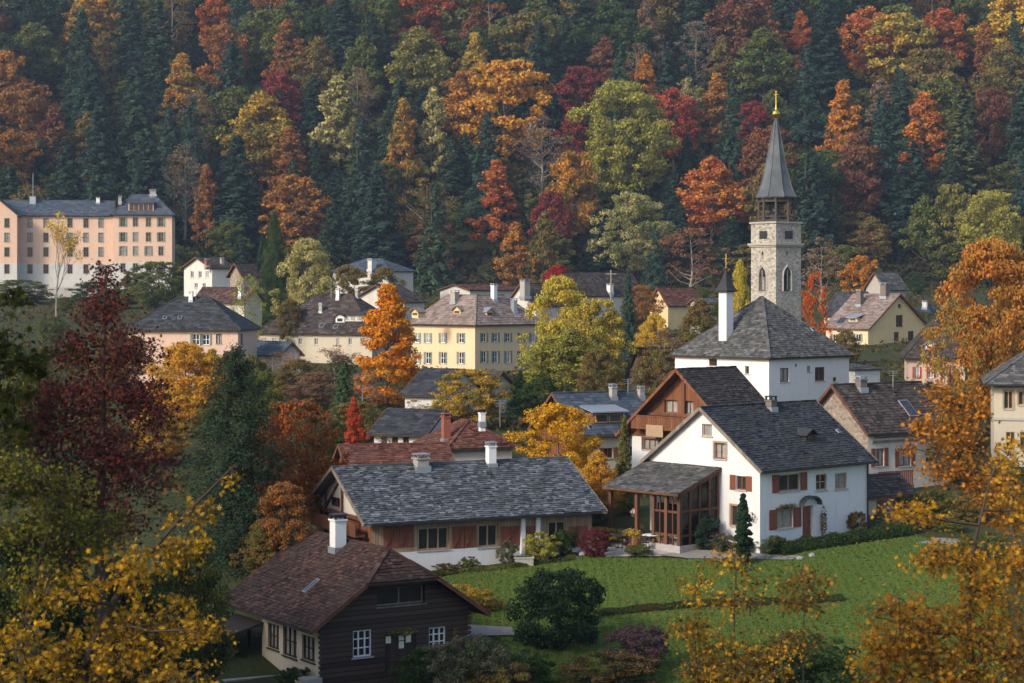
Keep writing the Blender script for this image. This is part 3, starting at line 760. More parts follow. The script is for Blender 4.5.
mb = MB(); mb.tube([T(h.L - .15, .1, h.he - .1), T(h.L - .15, .1, -.4)], .06, 6, 0); mb.tube([T(h.L - .15, .5, h.ze), T(h.L - .15, .1, h.he - .5)], .05, 6, 0); h.obj('downpipe', mb, M['dmetal'])
h.gutter('R')
u, z = h.uv('R', 830, 520); mb = MB(); mb.box(-.02, h.L + .02, .003, .03, -2, .18, T=T); h.obj('plinth', mb, M['ashlar'])
# timber porch on the gable
TL = h.T('L'); 
uA = h.uv('L', 722, 467)[0]; uB = h.W + .3; zt = h.uv('L', 715, 467)[1]; zl = zt - 1.35; n_out = 3.9
pa = [Vector(TL(uA, n_out, zl)), Vector(TL(uB, n_out, zl)), Vector(TL(uB, .03, zt)), Vector(TL(uA, .03, zt))]
mb = MB(); slab(mb, pa, .14, 1); shingles(mb, pa, .3, .22, .04, h.rng, 0); h.obj('porch_roof', mb, [M['slate_grey'], M['timber']])
mb = MB(); zr_ = lambda n: zl + (zt - zl) * (1 - n / n_out) - .16
for u in (uA + .25, uA + 1.3, uA + 2.35, (uA + uB) / 2 + .6, uB - .3): mb.box(u - .11, u + .11, n_out - .55, n_out - .33, -.5, zr_(n_out - .45), T=TL)
for n in (.15, .9, 1.75, 2.6): mb.box(uA + .17, uA + .33, n - .07, n + .07, -.5, zr_(n), T=TL)
mb.box(uA + .3, uA + 2.3, n_out - .49, n_out - .4, 1.95, 2.08, T=TL); mb.box(uA + .3, uA + 2.3, n_out - .49, n_out - .4, .55, .7, T=TL)
for u in (uA + .8, uA + 1.85): mb.box(u - .04, u + .04, n_out - .48, n_out - .41, -.3, zr_(n_out - .45), T=TL)
mb.box(uA + .1, uB - .2, n_out - .54, n_out - .34, zr_(n_out - .45) - .25, zr_(n_out - .45) - .02, T=TL)
mb.box(uA + .19, uA + .31, .05, n_out - .35, 2.0, 2.15, T=TL); mb.box(uA + .18, uA + .32, .05, n_out - .35, .55, .68, T=TL)
mb.beam(TL(uA + .25, .1, zr_(.1) - .1), TL(uA + .25, n_out, zr_(n_out) - .1), .14, .2)
h.obj('porch_frame', mb, M['timber'])
mb = MB(); mb.hexa([TL(uA + .24, .06, -.3), TL(uA + .26, .06, -.3), TL(uA + .26, n_out - .5, -.3), TL(uA + .24, n_out - .5, -.3), TL(uA + .24, .06, zr_(.1) - .2), TL(uA + .26, .06, zr_(.1) - .2), TL(uA + .26, n_out - .5, zr_(n_out - .5) - .2), TL(uA + .24, n_out - .5, zr_(n_out - .5) - .2)])
h.obj('porch_glazing', mb, M['porch_glass'])
mb = MB()
for (u0, u1) in ((uA + .4, uA + 2.2),): mb.box(u0, u1, n_out - .47, n_out - .45, .6, 2.1, T=TL)
h.obj('porch_pane', mb, M['porch_glass'])
mb = MB(); mb.box(uA + 2.6, uB - 1.0, .01, .05, .5, 2.0, T=TL); h.obj('porch_back_window', mb, M['porch_glass'])
mb = MB(); mb.box(uA + .1, uB - .2, .02, n_out - .3, -1, .05, T=TL); h.obj('porch_floor', mb, M['paving'])

# ---- wooden chalet behind
ch = House('timber_chalet', 'tall chalet with brown wooden gable and white lower wall behind the white house', 'house', 741, 131.5, 42, zb=15.5, ze=19.9, L=4.6, Lpx=632)
ch.set_gable('x', (681, 369), 0.7, 0.9, 0.0, 0.5)
for (a, b, c, e, k) in ((665, 400, 678, 413, {}), (684, 401, 694, 414, {}), (643, 439, 659, 450, dict(v=2)), (660, 439, 672, 450, {})):
    ch.win('L', a, b, c, e, frame='frame_b' if a > 660 or a < 650 else 'frame_w', h=0, trim='frame_b', **k)
ch.win('L', 642, 461, 651, 473, frame='frame_t', v=0, h=0)
zw = ch.uv('L', 655, 437)[1]
ch.wall(None, {'L': [(zw, M['white'], 'wall', 0), (1e3, M['chaletwood'], 'wood_gable', .06)], 'R': [(1e3, M['white'], 'wall', 0)], 'B': [(1e3, M['white'], 'wall', 0)], 'E': [(1e3, M['white'], 'wall', 0)]})
ch.build_roof(M['slate_brown'], .28, .22, .035, 'chaletwood')
T = ch.T('L'); ub0 = ch.uv('L', 700, 420)[0]; ub1 = ch.uv('L', 640, 428)[0]; z0 = ch.uv('L', 670, 428)[1]; z1 = ch.uv('L', 670, 417)[1]
mb = MB(); mb.box(ub0, ub1, .07, .9, z0 - .12, z0, T=T); n = 26
for k in range(n): u = ub0 + (ub1 - ub0) * (k + .5) / n; mb.box(u - .1, u + .1, .84, .88, z0, z1, T=T)
mb.box(ub0, ub1, .82, .92, z1, z1 + .08, T=T); ch.obj('balcony', mb, M['chaletwood'])
mb = MB(); u, z = ch.uv('L', 664, 431); mb.box(u - .8, u + .8, .93, .96, z - .35, z + .45, T=T); ch.obj('balcony_panel', mb, M['frame_t'])
mb = MB(); mb.box(ch.W/2 - .12, ch.W/2 + .12, .06, .2, z1, ch.zr - .4, T=T); mb.box(1.2, ch.W - 1.2, .06, .22, ch.he + .9, ch.he + 1.1, T=T); ch.obj('gable_beams', mb, M['timber'])

# ---- parish hall with hipped roof
h = House('parish_hall', 'tall white hall under a steep pyramid-like slate roof in front of the church tower', 'house', 769, 165, 42, zb=17.3, eave_py=358, Rpx=849, Lpx=675)
h.set_hip((779, 297), .35)
for (a, b, c, e) in ((780, 368, 789, 382), (815, 367, 825, 381)): h.win('R', a, b, c, e, frame='frame_b', v=1, h=0)
h.win('R', 807, 366, 811, 372, frame='frame_t', v=0, h=0); h.win('R', 833, 377, 837, 382, frame='frame_t', v=0, h=0); h.win('R', 795, 364, 797, 367, frame='frame_t', v=0, h=0, sill=None)
h.win('L', 745, 366, 749, 374, frame='frame_t', v=0, h=0); h.win('L', 709, 358.5, 717, 366, frame='frame_b', v=0, h=0, sill=None)
h.wall(M['white']); h.build_roof(M['slate_grey'], .3, .26, .035, 'darkwood'); h.skylight(813, 330, .5, .5)
p = h.on_roof(727, 334)
p = h.on_roof(726, 337); mb = MB(); w = .44
mb.box(p.x - w, p.x + w, p.y - w, p.y + w, p.z - 1.2, p.z + 3.85); t = h.obj('bell_turret', mb, M['white'], h.roof_ob)
mb = MB(); z = p.z + 3.85; mb.box(p.x - .66, p.x + .66, p.y - .66, p.y + .66, z, z + .12)
mb.lathe([(1.0, 0.12), (.8, .35), (.52, .8), (.28, 1.35), (.05, 2.0)], 4, (p.x, p.y, z), 0, .4, math.pi/4); h.obj('turret_cap', mb, M['slate_dark'], h.roof_ob)
mb = MB(); mb.tube([(p.x, p.y, z + 1.9), (p.x, p.y, z + 3.3)], .022, 5); mb.lathe([(.02, 1.95), (.13, 2.08), (.02, 2.22)], 8, (p.x, p.y, z))
ax = Vector((math.cos(-h.al_), math.sin(-h.al_), 0)); c = Vector((p.x, p.y, z + 2.85)); mb.beam(c - ax*.32, c + ax*.32, .035, .035); h.obj('turret_cross', mb, M['gold'], h.roof_ob)

# ---- church tower
TD = 200; S = TD / F
tw = House('church_tower', 'tall stone church tower with open belfry and pointed grey spire', 'tower', 776, TD, 37.5, zb=17.5, ze=30, Rpx=801, Lpx=752)
tL = tw.L; c0 = tL / 2
zof = lambda py, dd=TD: CZ - (py - HY) * dd / F - 17.5
zc1 = zof(245); zc2 = zof(224); zb0 = zof(222); zb1 = zof(196)
tw.roof = dict(type='flat'); tw.he = zc1; tw.W = tL
for side, cx in (('L', 762.5), ('R', 787)):
    u = tw.uv(side, cx, 280)[0]; a = 3.6 * S + .1
    tw.win_l(side, u - .52, u + .52, zof(291), zof(275), frame='dmetal', v=1, h=0, sill='ashlar', depth=.35)
    u2 = tw.uv(side, cx, 253)[0]; tw.win_l(side, u2 - .13, u2 + .13, zof(255), zof(251.5), frame='dmetal', v=0, h=0, sill=None, depth=.25)
tw.wall(M['stone'])
for side in 'LR':
    T = tw.T(side); cx = 762.5 if side == 'L' else 787; u = tw.uv(side, cx, 280)[0]; zt = zof(275)
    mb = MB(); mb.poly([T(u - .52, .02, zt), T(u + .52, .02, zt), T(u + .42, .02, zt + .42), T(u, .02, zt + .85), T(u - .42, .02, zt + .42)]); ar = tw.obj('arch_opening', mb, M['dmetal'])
    mb = MB()
    for s_ in (-1, 1):
        pts = [(u + s_*.6, zof(291)), (u + s_*.6, zt), (u + s_*.48, zt + .5), (u, zt + 1.0)]
        for q in range(3): mb.beam(T(pts[q][0], .03, pts[q][1]), T(pts[q+1][0], .03, pts[q+1][1]), .16, .1, up=(tw.b.x, tw.b.y, 0) if False else (0.3, 0.2, 0.1))
    mb.beam(T(u, .04, zof(290)), T(u, .04, zt + .5), .07, .06); tw.obj('arch_surround', mb, M['ashlar'])
TT = lambda x, y, z: (x, y, z)
mb = MB(); mb.box(-.25, tL + .25, -.25, tL + .25, zc1, zc1 + .22); mb.box(-.13, tL + .13, -.13, tL + .13, zc1 - .16, zc1); tw.obj('cornice', mb, M['ashlar'])
mb = MB(); mb.box(.0, tL, .0, tL, zc1 + .22, zc2 + .1); up = tw.obj('upper_stage', mb, M['stone'])
mb = MB(); mb.box(-.14, tL + .14, -.14, tL + .14, zc2 + .1, zc2 + .28); tw.obj('upper_cornice', mb, M['ashlar'])
for side in 'LR':
    T = tw.T(side); mb = MB(); u = tL*.5; mb.box(u - .55, u + .55, .01, .04, zc1 + .65, zc1 + 1.45, T=T); tw.obj('louvre', mb, M['dmetal'])
zb0 = zc2 + .28; rB = 1.72
mb = MB(); mb.lathe([(1.0, 0), (1.0, .6), (.5, 1.0), (.35, 1.6)], 10, (c0, c0, zb0 + .1)); tw.obj('bell', mb, M['gold'] if False else M['dmetal'])
mb = MB()
for k in range(8):
    g = math.pi / 8 + k * math.pi / 4 + math.pi/8; x, y = c0 + rB * math.cos(g), c0 + rB * math.sin(g)
    mb.lathe([(.22, 0), (.22, .18), (.15, .25), (.14, zb1 - zb0 - .35), (.22, zb1 - zb0 - .2), (.22, zb1 - zb0)], 6, (x, y, zb0))
    g2 = g + math.pi / 4; x2, y2 = c0 + rB * math.cos(g2), c0 + rB * math.sin(g2)
    mb.beam((x, y, zb0 + .55), (x2, y2, zb0 + .55), .08, .1); mb.beam((x, y, zb0 + .12), (x2, y2, zb0 + .12), .1, .18); mb.beam((x, y, zb1 - .3), (x2, y2, zb1 - .3), .12, .45)
tw.obj('belfry_posts', mb, M['belfry_wood'])
mb = MB(); mb.box(c0 - .12, c0 + .12, c0 - 1.7, c0 + 1.7, zb0 + 1.75, zb0 + 1.95); tw.obj('bell_beam', mb, M['darkwood'])
mb = MB(); zs = zb1; ht = zof(117) - zs
mb.lathe([(2.12, -.12), (2.18, 0), (1.9, .06*ht), (1.6, .16*ht), (1.13, .39*ht), (.78, .61*ht), (.42, .84*ht), (.1, 1.0*ht)], 8, (c0, c0, zs), 0, .5, math.pi/8)
sp = tw.obj('spire', mb, M['lead'])
mb = MB()
prof = [(2.2, 0.0), (1.92, .06*ht), (1.62, .16*ht), (1.15, .39*ht), (.8, .61*ht), (.44, .84*ht), (.12, 1.0*ht)]
for k in range(8):
    g = math.pi/8 + k*math.pi/4
    mb.tube([(c0 + r*math.cos(g), c0 + r*math.sin(g), zs + z) for r, z in prof], .05, 5)
tw.obj('spire_rib', mb, M['lead'], sp)
mb = MB(); zt = zs + ht; mb.lathe([(.1, -.1), (.14, .1), (.32, .25), (.42, .5), (.32, .75), (.12, .95), (.06, 1.4), (.04, 2.0)], 12, (c0, c0, zt)); mb.tube([(c0, c0, zt + 1.9), (c0, c0, zt + 2.9)], .03, 5)
mb.beam((c0 - .18, c0 + .18, zt + 2.5), (c0 + .18, c0 - .18, zt + 2.5), .04, .04); tw.obj('finial', mb, M['gold'], sp)

# ---- house with stone gable on the right
h = House('stone_gable_house', 'brown-roofed house with rubble stone gable and red wooden balcony beside the white house', 'house', 868, 137, 33, base_py=505, eave_py=434, Rpx=948, Lpx=806)
h.set_gable('x', (828, 385), .5, .45)
for a, c in ((872+3, 885-1), (899, 911)):
    h.win('R', a, 448.5, c, 466, frame='frame_b', v=1, h=0, shutters='shutter', sw=.36, pane='curtain')
h.win('R', 926, 449, 934, 462, frame='frame_b', v=1, h=0)
h.wall({'R': M['offwhite'], 'L': M['stone2'], 'B': M['offwhite'], 'E': M['offwhite']})
h.build_roof(M['tile_greybrown'], .3, .26, .04, 'timber'); h.chimney(861, 389, .6, .6, 'chimney_stone', 'metal'); h.skylight(908, 409, .9, 1.6, frame='metal')
T = h.T('R'); u0 = h.uv('R', 869, 480)[0]; u1 = h.uv('R', 904, 480)[0]; z0 = h.uv('R', 885, 485)[1]; z1 = h.uv('R', 885, 471)[1]
mb = MB(); mb.box(u0, u1, .02, 1.0, z0 - .15, z0, T=T); n = 18
for k in range(n): u = u0 + (u1 - u0) * (k + .5) / n; mb.box(u - .055, u + .055, .9, .94, z0, z1, T=T)
mb.box(u0, u1, .88, .96, z1, z1 + .08, T=T); h.obj('balcony', mb, M['redwood'])
mb = MB(); zz = h.uv('R', 890, 442)[1]; mb.box(.3, h.L - .4, .01, .12, zz, zz + .14, T=T); zz = h.uv('R', 890, 437)[1]; mb.box(.6, h.L - 2, .01, .06, zz - .05, zz + .05, T=T); h.obj('wall_beam', mb, M['greywood'])
h.gutter('R')
# annex between the two houses
h = House('garden_annex', 'low cream annex with brown lean-to roof and red window shutters against the white house', 'annex', 866, 129, 33, base_py=527, eave_py=497, Rpx=912, Wd=3.0)
h.set_gable('x', h.ze + 1.2, .35, .25)
h.win('R', 883, 500, 896, 513, frame='frame_b', v=1, h=0, shutters='shutter', sw=.55)
h.wall(M['cream']); h.build_roof(M['tile_greybrown'], .3, .26, .035, 'timber')
# ---- white house at right edge
h = House('cream_house', 'tall pale house with grey hipped roof cut off by the right picture edge', 'house', 994, 150, -12, zb=16.0, eave_py=384, L=12, Wd=9)
h.set_hip(3.6, .75)
h.win('R', 1004, 391, 1013, 409, frame='frame_t', v=1, h=0, trim='frame_t'); h.win('R', 1018.5, 391, 1028, 405, frame='frame_t', v=1, h=0, trim='frame_t')
h.win('R', 1006, 432, 1015, 450, frame='frame_t', v=1, h=0); h.win('R', 1020, 432, 1029, 450, frame='frame_t', v=1, h=0)
h.wall(M['cream']); h.build_roof(M['slate_grey'], .32, .27, .035, 'darkwood')
mb = MB(); T = h.T('R'); zz = h.uv('R', 1010, 419)[1]; mb.box(-.05, h.L, .005, .1, zz - .1, zz + .1, T=T); h.obj('string_course', mb, M['sill'])
h.gutter('R')

# ---- blue roofed house behind the farmhouse
h = House('blue_roof_house', 'house with dark blue-grey roof and white-topped dormer beside the golden tree', 'house', 581, 146, 28, zb=16.2, eave_py=435, Rpx=650, Lpx=538)
h.set_gable('x', (556, 393), .5, .6)
h.win('R', 604, 448, 613, 458, frame='frame_b', v=1, h=0, shutters='shutter', sw=.4); h.win('R', 630, 446, 638, 456, frame='frame_b', v=1, h=0); h.win('L', 552, 409, 560, 418, frame='frame_b', v=1, h=0)
h.wall({'R': M['cream'], 'L': M['chaletwood'], 'B': M['cream'], 'E': M['cream']}); h.build_roof(M['slate_blue'], .4, .32, .02, 'timber')
h.dormer(608, 424, 2.6, .85, 'timber', 'R', 'metal', 'glass', 'frame_t', 2.6, pent=True); h.chimney(613, 398, .45, .75, 'ashlar', 'metal'); h.chimney(641, 397, .4, .5, 'ashlar', 'metal'); h.skylight(590, 428, .4, .5)

# ---- middle yellow building
h = House('yellow_corner_house', 'large pale yellow building with hipped weathered roof and rows of grey-shuttered windows', 'house', 475, 250, 45, zb=19.3, eave_py=325, Rpx=541, Lpx=411)
h.set_hip(3.75, .5, 3.9)
for x in (417, 428, 443, 461):
    for a, b in ((333, 343), (352, 364)): h.win('L', x - 2.6, a, x + 2.6, b, frame='frame_w', v=1, h=1, shutters='shutter_green', sw=.28)
for x in (484, 495.5, 508, 521, 533):
    for a, b in ((333, 342), (351, 363)): h.win('R', x - 2.4, a, x + 2.4, b, frame='frame_w', v=1, h=1, shutters='shutter_green', sw=.28)
h.wall(M['yellow']); h.build_roof(M['tile_pale'], .5, .42, .04, 'greywood')
h.dormer(457, 314, 1.3, .5, 'ochre', 'L', 'tile_pale', 'glass', 'frame_b', 1.4); h.dormer(490, 316, 1.2, .55, 'ochre', 'R', 'metal', 'glass', 'frame_b', 1.4); h.dormer(415, 316, 1.2, .5, 'ochre', 'L', 'tile_pale', 'glass', 'frame_b', 1.2)
h.chimney(455, 302, .8, 1.2, 'ashlar', 'metal'); h.chimney(494, 300, .6, 1.8, 'frame_w', 'metal'); h.chimney(514, 311, .6, 1.3, 'metal', 'metal')
h.gutter('R'); h.gutter('L')
# ---- long brown roofed house behind the orange tree
h = House('cream_row_house', 'long cream house with broad dark brown hipped roof left of the orange tree', 'house', 372, 262, 68, zb=19.8, eave_py=334, L=12, Lpx=258)
h.set_hip((345, 294), .5)
for x in (266, 274, 281, 300, 316, 338, 350, 362): h.win('L', x - 1.6, 338, x + 1.6, 345, frame='frame_w', v=1, h=0)
h.wall(M['cream']); h.build_roof(M['tile_greybrown'], .5, .42, .04, 'darkwood')
h.dormer(353, 322, 3.2, .9, 'rose', 'L', 'tile_greybrown', 'curtain', 'frame_w', 3.0, pent=True); h.dormer(340, 323, 1.3, .8, 'white', 'L', 'tile_greybrown', 'glass', 'frame_w', 2.0)
h.chimney(321, 312, .45, .9, 'ashlar', 'metal'); h.chimney(338, 299, .45, 1.1, 'frame_w', 'metal'); h.chimney(357, 298, .4, .9, 'ashlar', 'metal'); h.skylight(322, 326, .7, .7); h.skylight(336, 327, .7, .7)
# ---- left dark roofed house
h = House('dark_roof_house', 'wide house with dark grey hipped roof and pink end wall left of centre', 'house', 238, 232, 84, zb=19.0, eave_py=330, L=9.5, Lpx=128)
h.set_hip((205, 297), .5)
for x in (219,): h.win('L', x - 3, 334, x + 3, 344, frame='frame_b', v=1, h=0)
h.win('R', 240.5, 334, 243, 345, frame='frame_b', v=0, h=0)
for x in (196, 206): h.win('L', x - 3.5, 334, x + 3.5, 345, frame='frame_w', v=1, h=1, shutters='shutter_green', sw=.25)
u = h.uv('L', 212, 340)[0]
h.wall({'R': M['rose'], 'L': M['rose'], 'B': M['cream'], 'E': M['cream']}); h.build_roof(M['slate_dark'], .45, .38, .03, 'darkwood')
mb = MB(); T = h.T('L'); mb.box(u, h.W, .004, .03, -2, h.he, T=T)
for x in (180, 165):
    h.skylight(x, 318, .5, .6)
h.chimney(191, 301, .45, .8, 'frame_w', 'metal')
# ---- small houses far left
h = House('small_white_house', 'small white house with rusty chimneys under the edge of the forest', 'house', 212, 335, 40, zb=24.0, eave_py=268, Rpx=232, Lpx=184)
h.set_gable('x', 11.6, .5, .5)
for x in (192, 200, 207): h.win('L', x - 1.6, 271, x + 1.6, 278, frame='frame_w', v=1, h=0)
for x in (196, 204): h.win('L', x - 1.6, 283, x + 1.6, 288, frame='frame_w', v=1, h=0)
h.wall(M['white_far']); h.build_roof(M['tile_greybrown'], .5, .42, .04); h.chimney(207, 266, .6, .9, 'brick', 'metal'); h.chimney(222, 264, .5, .8, 'ashlar', 'metal')
h = House('small_stone_house', 'small house with ochre stone gable and brown roof beside the light green tree', 'house', 243, 318, 48, zb=22.8, eave_py=277, Rpx=262, Lpx=230)
h.set_gable('x', (237, 263), .4, .5); h.wall({'R': M['cream'], 'L': M['stone2'], 'B': M['cream'], 'E': M['cream']}); h.build_roof(M['tile_greybrown'], .5, .42, .04)
h = House('brown_roof_cottage', 'cottage with broad reddish-brown roof in front of the small white house', 'house', 244, 285, 50, zb=20.8, eave_py=303, Rpx=262, Lpx=196)
h.set_gable('y', 9.6, .5, .5); h.wall(M['offwhite']); h.build_roof(M['tile_brown'], .5, .42, .04); h.chimney(241, 297, .6, 1.4, 'frame_w', 'metal')
# ---- blue roof house back centre left
h = House('slate_blue_house', 'low house with blue slate roof and tall white chimney block near the forest edge', 'house', 389, 338, 62, zb=23.8, eave_py=271, L=8, Lpx=333)
h.set_hip((365, 259), .5); h.wall(M['offwhite']); h.build_roof(M['slate_blue'], .5, .42, .03); h.chimney(372, 270, 1.5, 1.6, 'white_far', 'metal', .8)
h = House('russet_roof_house', 'house with plain brown roof between the pale birch and the orange tree', 'house', 404, 300, 55, zb=22.2, eave_py=302, L=5, Lpx=352)
h.set_gable('x', 8.6, .5, .5); h.wall(M['offwhite']); h.build_roof(M['tile_greybrown'], .5, .42, .04)
# ---- small blue-roofed shed
h = House('blue_roof_shed', 'small shed with blue-grey roof in front of the cream row house', 'shed', 281, 240, 40, zb=18.9, eave_py=356, Rpx=300, Lpx=246)
h.set_gable('y', 4.8, .4, .4); h.wall(M['offwhite']); h.build_roof(M['slate_blue'], .5, .42, .03)
# ---- dark barn under the yellow building
h = House('dark_barn', 'dark roofed barn with short white wall below the yellow building', 'barn', 441, 190, 62, zb=17.6, eave_py=396, L=8, Lpx=405)
h.set_gable('y', (448, 369), .5, .4); h.wall(M['white_far']); h.build_roof(M['slate_dark'], .45, .38, .03)
h = House('grey_shed', 'low grey-brown outbuilding right of the dark barn', 'shed', 488, 196, 50, zb=17.6, eave_py=388, Rpx=512, Lpx=452)
h.set_gable('y', 4.3, .4, .4); h.wall(M['offwhite']); h.build_roof(M['tile_greybrown'], .45, .38, .03); h.skylight(478, 380, .6, .6)
# ---- dark roof house middle
h = House('charcoal_roof_house', 'low white house with charcoal hipped roof right of the small red tree', 'house', 424, 155, 70, zb=16.8, eave_py=435, L=7, Lpx=374)
h.set_gable('y', (398, 409), .5, .4)
for x in (384, 395, 406): h.win('L', x - 3, 437, x + 3, 445, frame='frame_b', v=1, h=0)
h.wall(M['white_far']); h.build_roof(M['slate_dark'], .45, .36, .03)
# ---- red roofed farm
h = House('red_roof_barn', 'long low barn with rust red tiled roof behind the farmhouse ridge', 'barn', 352, 140, 14, zb=15.6, ze=17.0, Rpx=452, Wd=7)
h.set_gable('x', 18.85 - 15.6, .4, .4); h.wall(M['brick']); h.build_roof(M['tile_red'], .3, .26, .035)
h = House('red_roof_house', 'house with steep rust red hipped roof and metal chimney pipe behind the farmhouse', 'house', 449, 148, 22, zb=16.2, ze=18.2, Rpx=512, Lpx=420)
h.set_hip((477, 422), .4); h.wall(M['offwhite']); h.build_roof(M['tile_red'], .3, .26, .035); h.chimney(482, 423, .4, .7, 'frame_w', 'dmetal')
h.chimney(446, 440, .55, 1.7, 'brick', 'brick')
# ---- right: yellow gabled house
h = House('ochre_gable_house', 'ochre yellow house with tall plain gable and orange-brown roof right of the church tower', 'house', 868, 290, 42, zb=20.5, eave_py=329, Rpx=927, Lpx=826)
h.set_gable('y', (899, 294), .4, .5)
for (a, b, c, e) in ((896, 315, 903, 327), (894, 332, 899, 341), (908, 331, 914, 341), (885, 346, 891, 355), (900, 346, 906, 355), (898, 362, 904, 366), (889, 364, 892, 368), (898, 304, 901, 308)): h.win('R', a, b, c, e, frame='frame_b', v=1 if c - a > 4 else 0, h=0)
for x in (858, 846, 835):
    for y in (334, 350): h.win('L', x - 2.6, y, x + 2.6, y + 8, frame='frame_w', v=1, h=0, shutters='shutter_green', sw=.35)
h.wall({'L': M['yellow'], 'R': M['ochre'], 'B': M['ochre'], 'E': M['ochre']}); h.build_roof(M['tile_pale'], .5, .42, .04, 'timber')
h.chimney(885, 297, 1.0, 1.8, 'chimney_stone', 'metal'); h.chimney(860, 305, .8, 2.0, 'chimney_stone', 'metal'); h.dormer(853, 322, 1.6, .6, 'ochre', 'L', 'metal', 'glass', 'frame_w', 1.8, pent=True); h.skylight(842, 321, 1.4, 1.6)
h = House('dark_side_house', 'house with plain dark roof directly left of the ochre gabled house', 'house', 851, 312, 42, zb=21.5, eave_py=316, Rpx=880, Lpx=824)
h.set_gable('y', (866, 292), .4, .4); h.wall(M['offwhite']); h.build_roof(M['slate_dark'], .5, .42, .04)
h = House('grey_gable_house', 'narrow grey-roofed house peeking above the ochre house roof', 'house', 885, 335, 40, zb=23.5, eave_py=290, Rpx=905, Lpx=866)
h.set_gable('x', (874, 272), .4, .4); h.wall(M['ashlar']); h.build_roof(M['slate_grey'], .5, .42, .04)
h = House('far_blue_roof_house', 'far house with blue-grey metal-like roof right of the ochre gable', 'house', 935, 350, 60, zb=24.4, eave_py=322, L=9, Lpx=905)
h.set_hip((920, 305), .5); h.wall(M['white_far']); h.build_roof(M['slate_blue'], .6, .5, .03); h.chimney(925, 308, .8, 1.0, 'frame_w', 'metal')
h = House('rose_house', 'pale pink house with bright red shutters and dark hipped roof behind the orange leaves', 'house', 908, 232, -9, zb=18.0, eave_py=358, Rpx=965, Wd=11)
h.set_hip(4.4, .6)
for x in (917, 931, 946): h.win('R', x - 2.5, 367, x + 2.5, 378, frame='frame_w', v=1, h=0, shutters='shutter_red', sw=.22, pane='curtain')
h.wall(M['rose']); h.build_roof(M['tile_greybrown'], .45, .38, .035); h.dormer(930, 350, 1.2, .6, 'white', 'R', 'metal', 'glass', 'frame_w', 1.5)
h = House('flat_roof_garage', 'small white flat-roofed garage beside the parish hall', 'garage', 855, 225, 35, zb=18.0, ze=21.0, Rpx=880, Wd=6)
h.set_hip(.5, .2, 2.0); h.wall(M['white_far']); h.build_roof(M['slate_grey'], .6, .5, .03)
# ---- scattered roofs behind the big yellow-green tree
for (nm, lab, px, d, zb, ev, rp, lp, rdg, mt, wl_) in (
        ('low_brown_house', 'low brown-roofed house half hidden behind the red and yellow-green trees', 566, 330, 25.0, 296, 640, 545, 33.0, 'tile_greybrown', 'offwhite'),
        ('orange_gable_house', 'small house with orange-brown roof right of the wooden mast', 668, 315, 23.3, 306, 700, 650, 30.4, 'tile_red', 'ochre'),
        ('long_white_shed', 'long white shed under the dark trees left of the bell turret', 700, 300, 22.5, 304, 722, 690, 28.8, 'slate_grey', 'white_far'),
        ('tawny_roof_house', 'house with tawny brown roof left of the wooden chalet gable', 650, 205, 17.8, 386, 690, 628, 24.0, 'tile_brown', 'cream'),
        ('far_red_house', 'little house with red roof peeping out beside the yellow building chimneys', 470, 345, 25.0, 290, 520, 440, 31.0, 'tile_red', 'offwhite'),
        ('tall_chimney_house', 'house with white chimney stack right of the yellow building', 536, 300, 22.6, 306, 560, 508, 31.0, 'tile_greybrown', 'offwhite')):
    h = House(nm, lab, 'house', px, d, 40, zb=zb, eave_py=ev, Rpx=rp, Lpx=lp)
    h.set_gable('x', rdg - zb, .4, .4); h.wall(M[wl_]); h.build_roof(M[mt], .5, .42, .04)
    if nm == 'tall_chimney_house': h.chimney(525, 297, 1.1, 2.4, 'ashlar', 'metal')
    if nm == 'low_brown_house': h.chimney(610, 293, .8, 1.3, 'frame_w', 'metal')

# ---- pink hotel
h = House('pink_hotel', 'large four-storey pink building with blue slate roof and white ground floor at upper left', 'hotel', 172, 402, 97, zb=28.5, eave_py=215, L=13, Lpx=113)
hz = h.uv('L', 140, 262)[1]
h.set_hip(4.3, .6, 4.3)
cols = (123, 135.5, 148.5, 161)
for x in cols:
    for y in (222, 237, 251, 268): h.win('L', x - 2.5, y - 4.6, x + 2.5, y + 4.6, frame='frame_t', v=1, h=1, shutters='shutter_green' if (x * 3 + y) % 5 < 1.6 else None, sw=.32, trim='sill', pane='curtain' if (x * 7 + y) % 7 < 1 else 'glass')
bands = lambda: [(hz, M['white_far'], 'ground_floor_wall', .02), (1e3, M['pink'], 'wall', 0)]
h.wall(None, {k: bands() for k in 'RLBE'}); h.build_roof(M['slate_blue'], .7, .55, .03)
h.dormer(141, 211, 5.0, 1.6, 'pink', 'L', 'slate_blue', 'glass', 'frame_b', 3.2, pent=True)
h.chimney(153, 195, 1.2, .8, 'ashlar', 'metal'); h.chimney(120, 202, .6, .9, 'ashlar', 'metal'); h.gutter('L')
h2 = h
h = House('hotel_wing', 'long pink wing with skylights and antenna mast joining the pink hotel on its left', 'hotel', 113, 402, 97, zb=28.5, eave_py=216, L=12, Lpx=-28)
hz = h.uv('L', 60, 263)[1]; h.set_gable('y', (70, 200.5), .5, 0.0)
for x in (101, 86, 70, 46, 30):
    for y in (223, 237.5, 252, 269): h.win('L', x - 2.5, y - 4.6, x + 2.5, y + 4.6, frame='frame_b', v=1, h=1, trim='sill', pane='curtain' if (x * 5 + y) % 9 < 1 else 'glass')
h.wall(None, {k: bands() for k in 'RLBE'}); h.build_roof(M['slate_blue'], .7, .55, .03); h.gutter('L')
for x in (40, 30, 50, 76, 84, 94): h.skylight(x, 211, 1.3, .8)
h.chimney(98, 203, .7, .9, 'frame_w', 'metal')
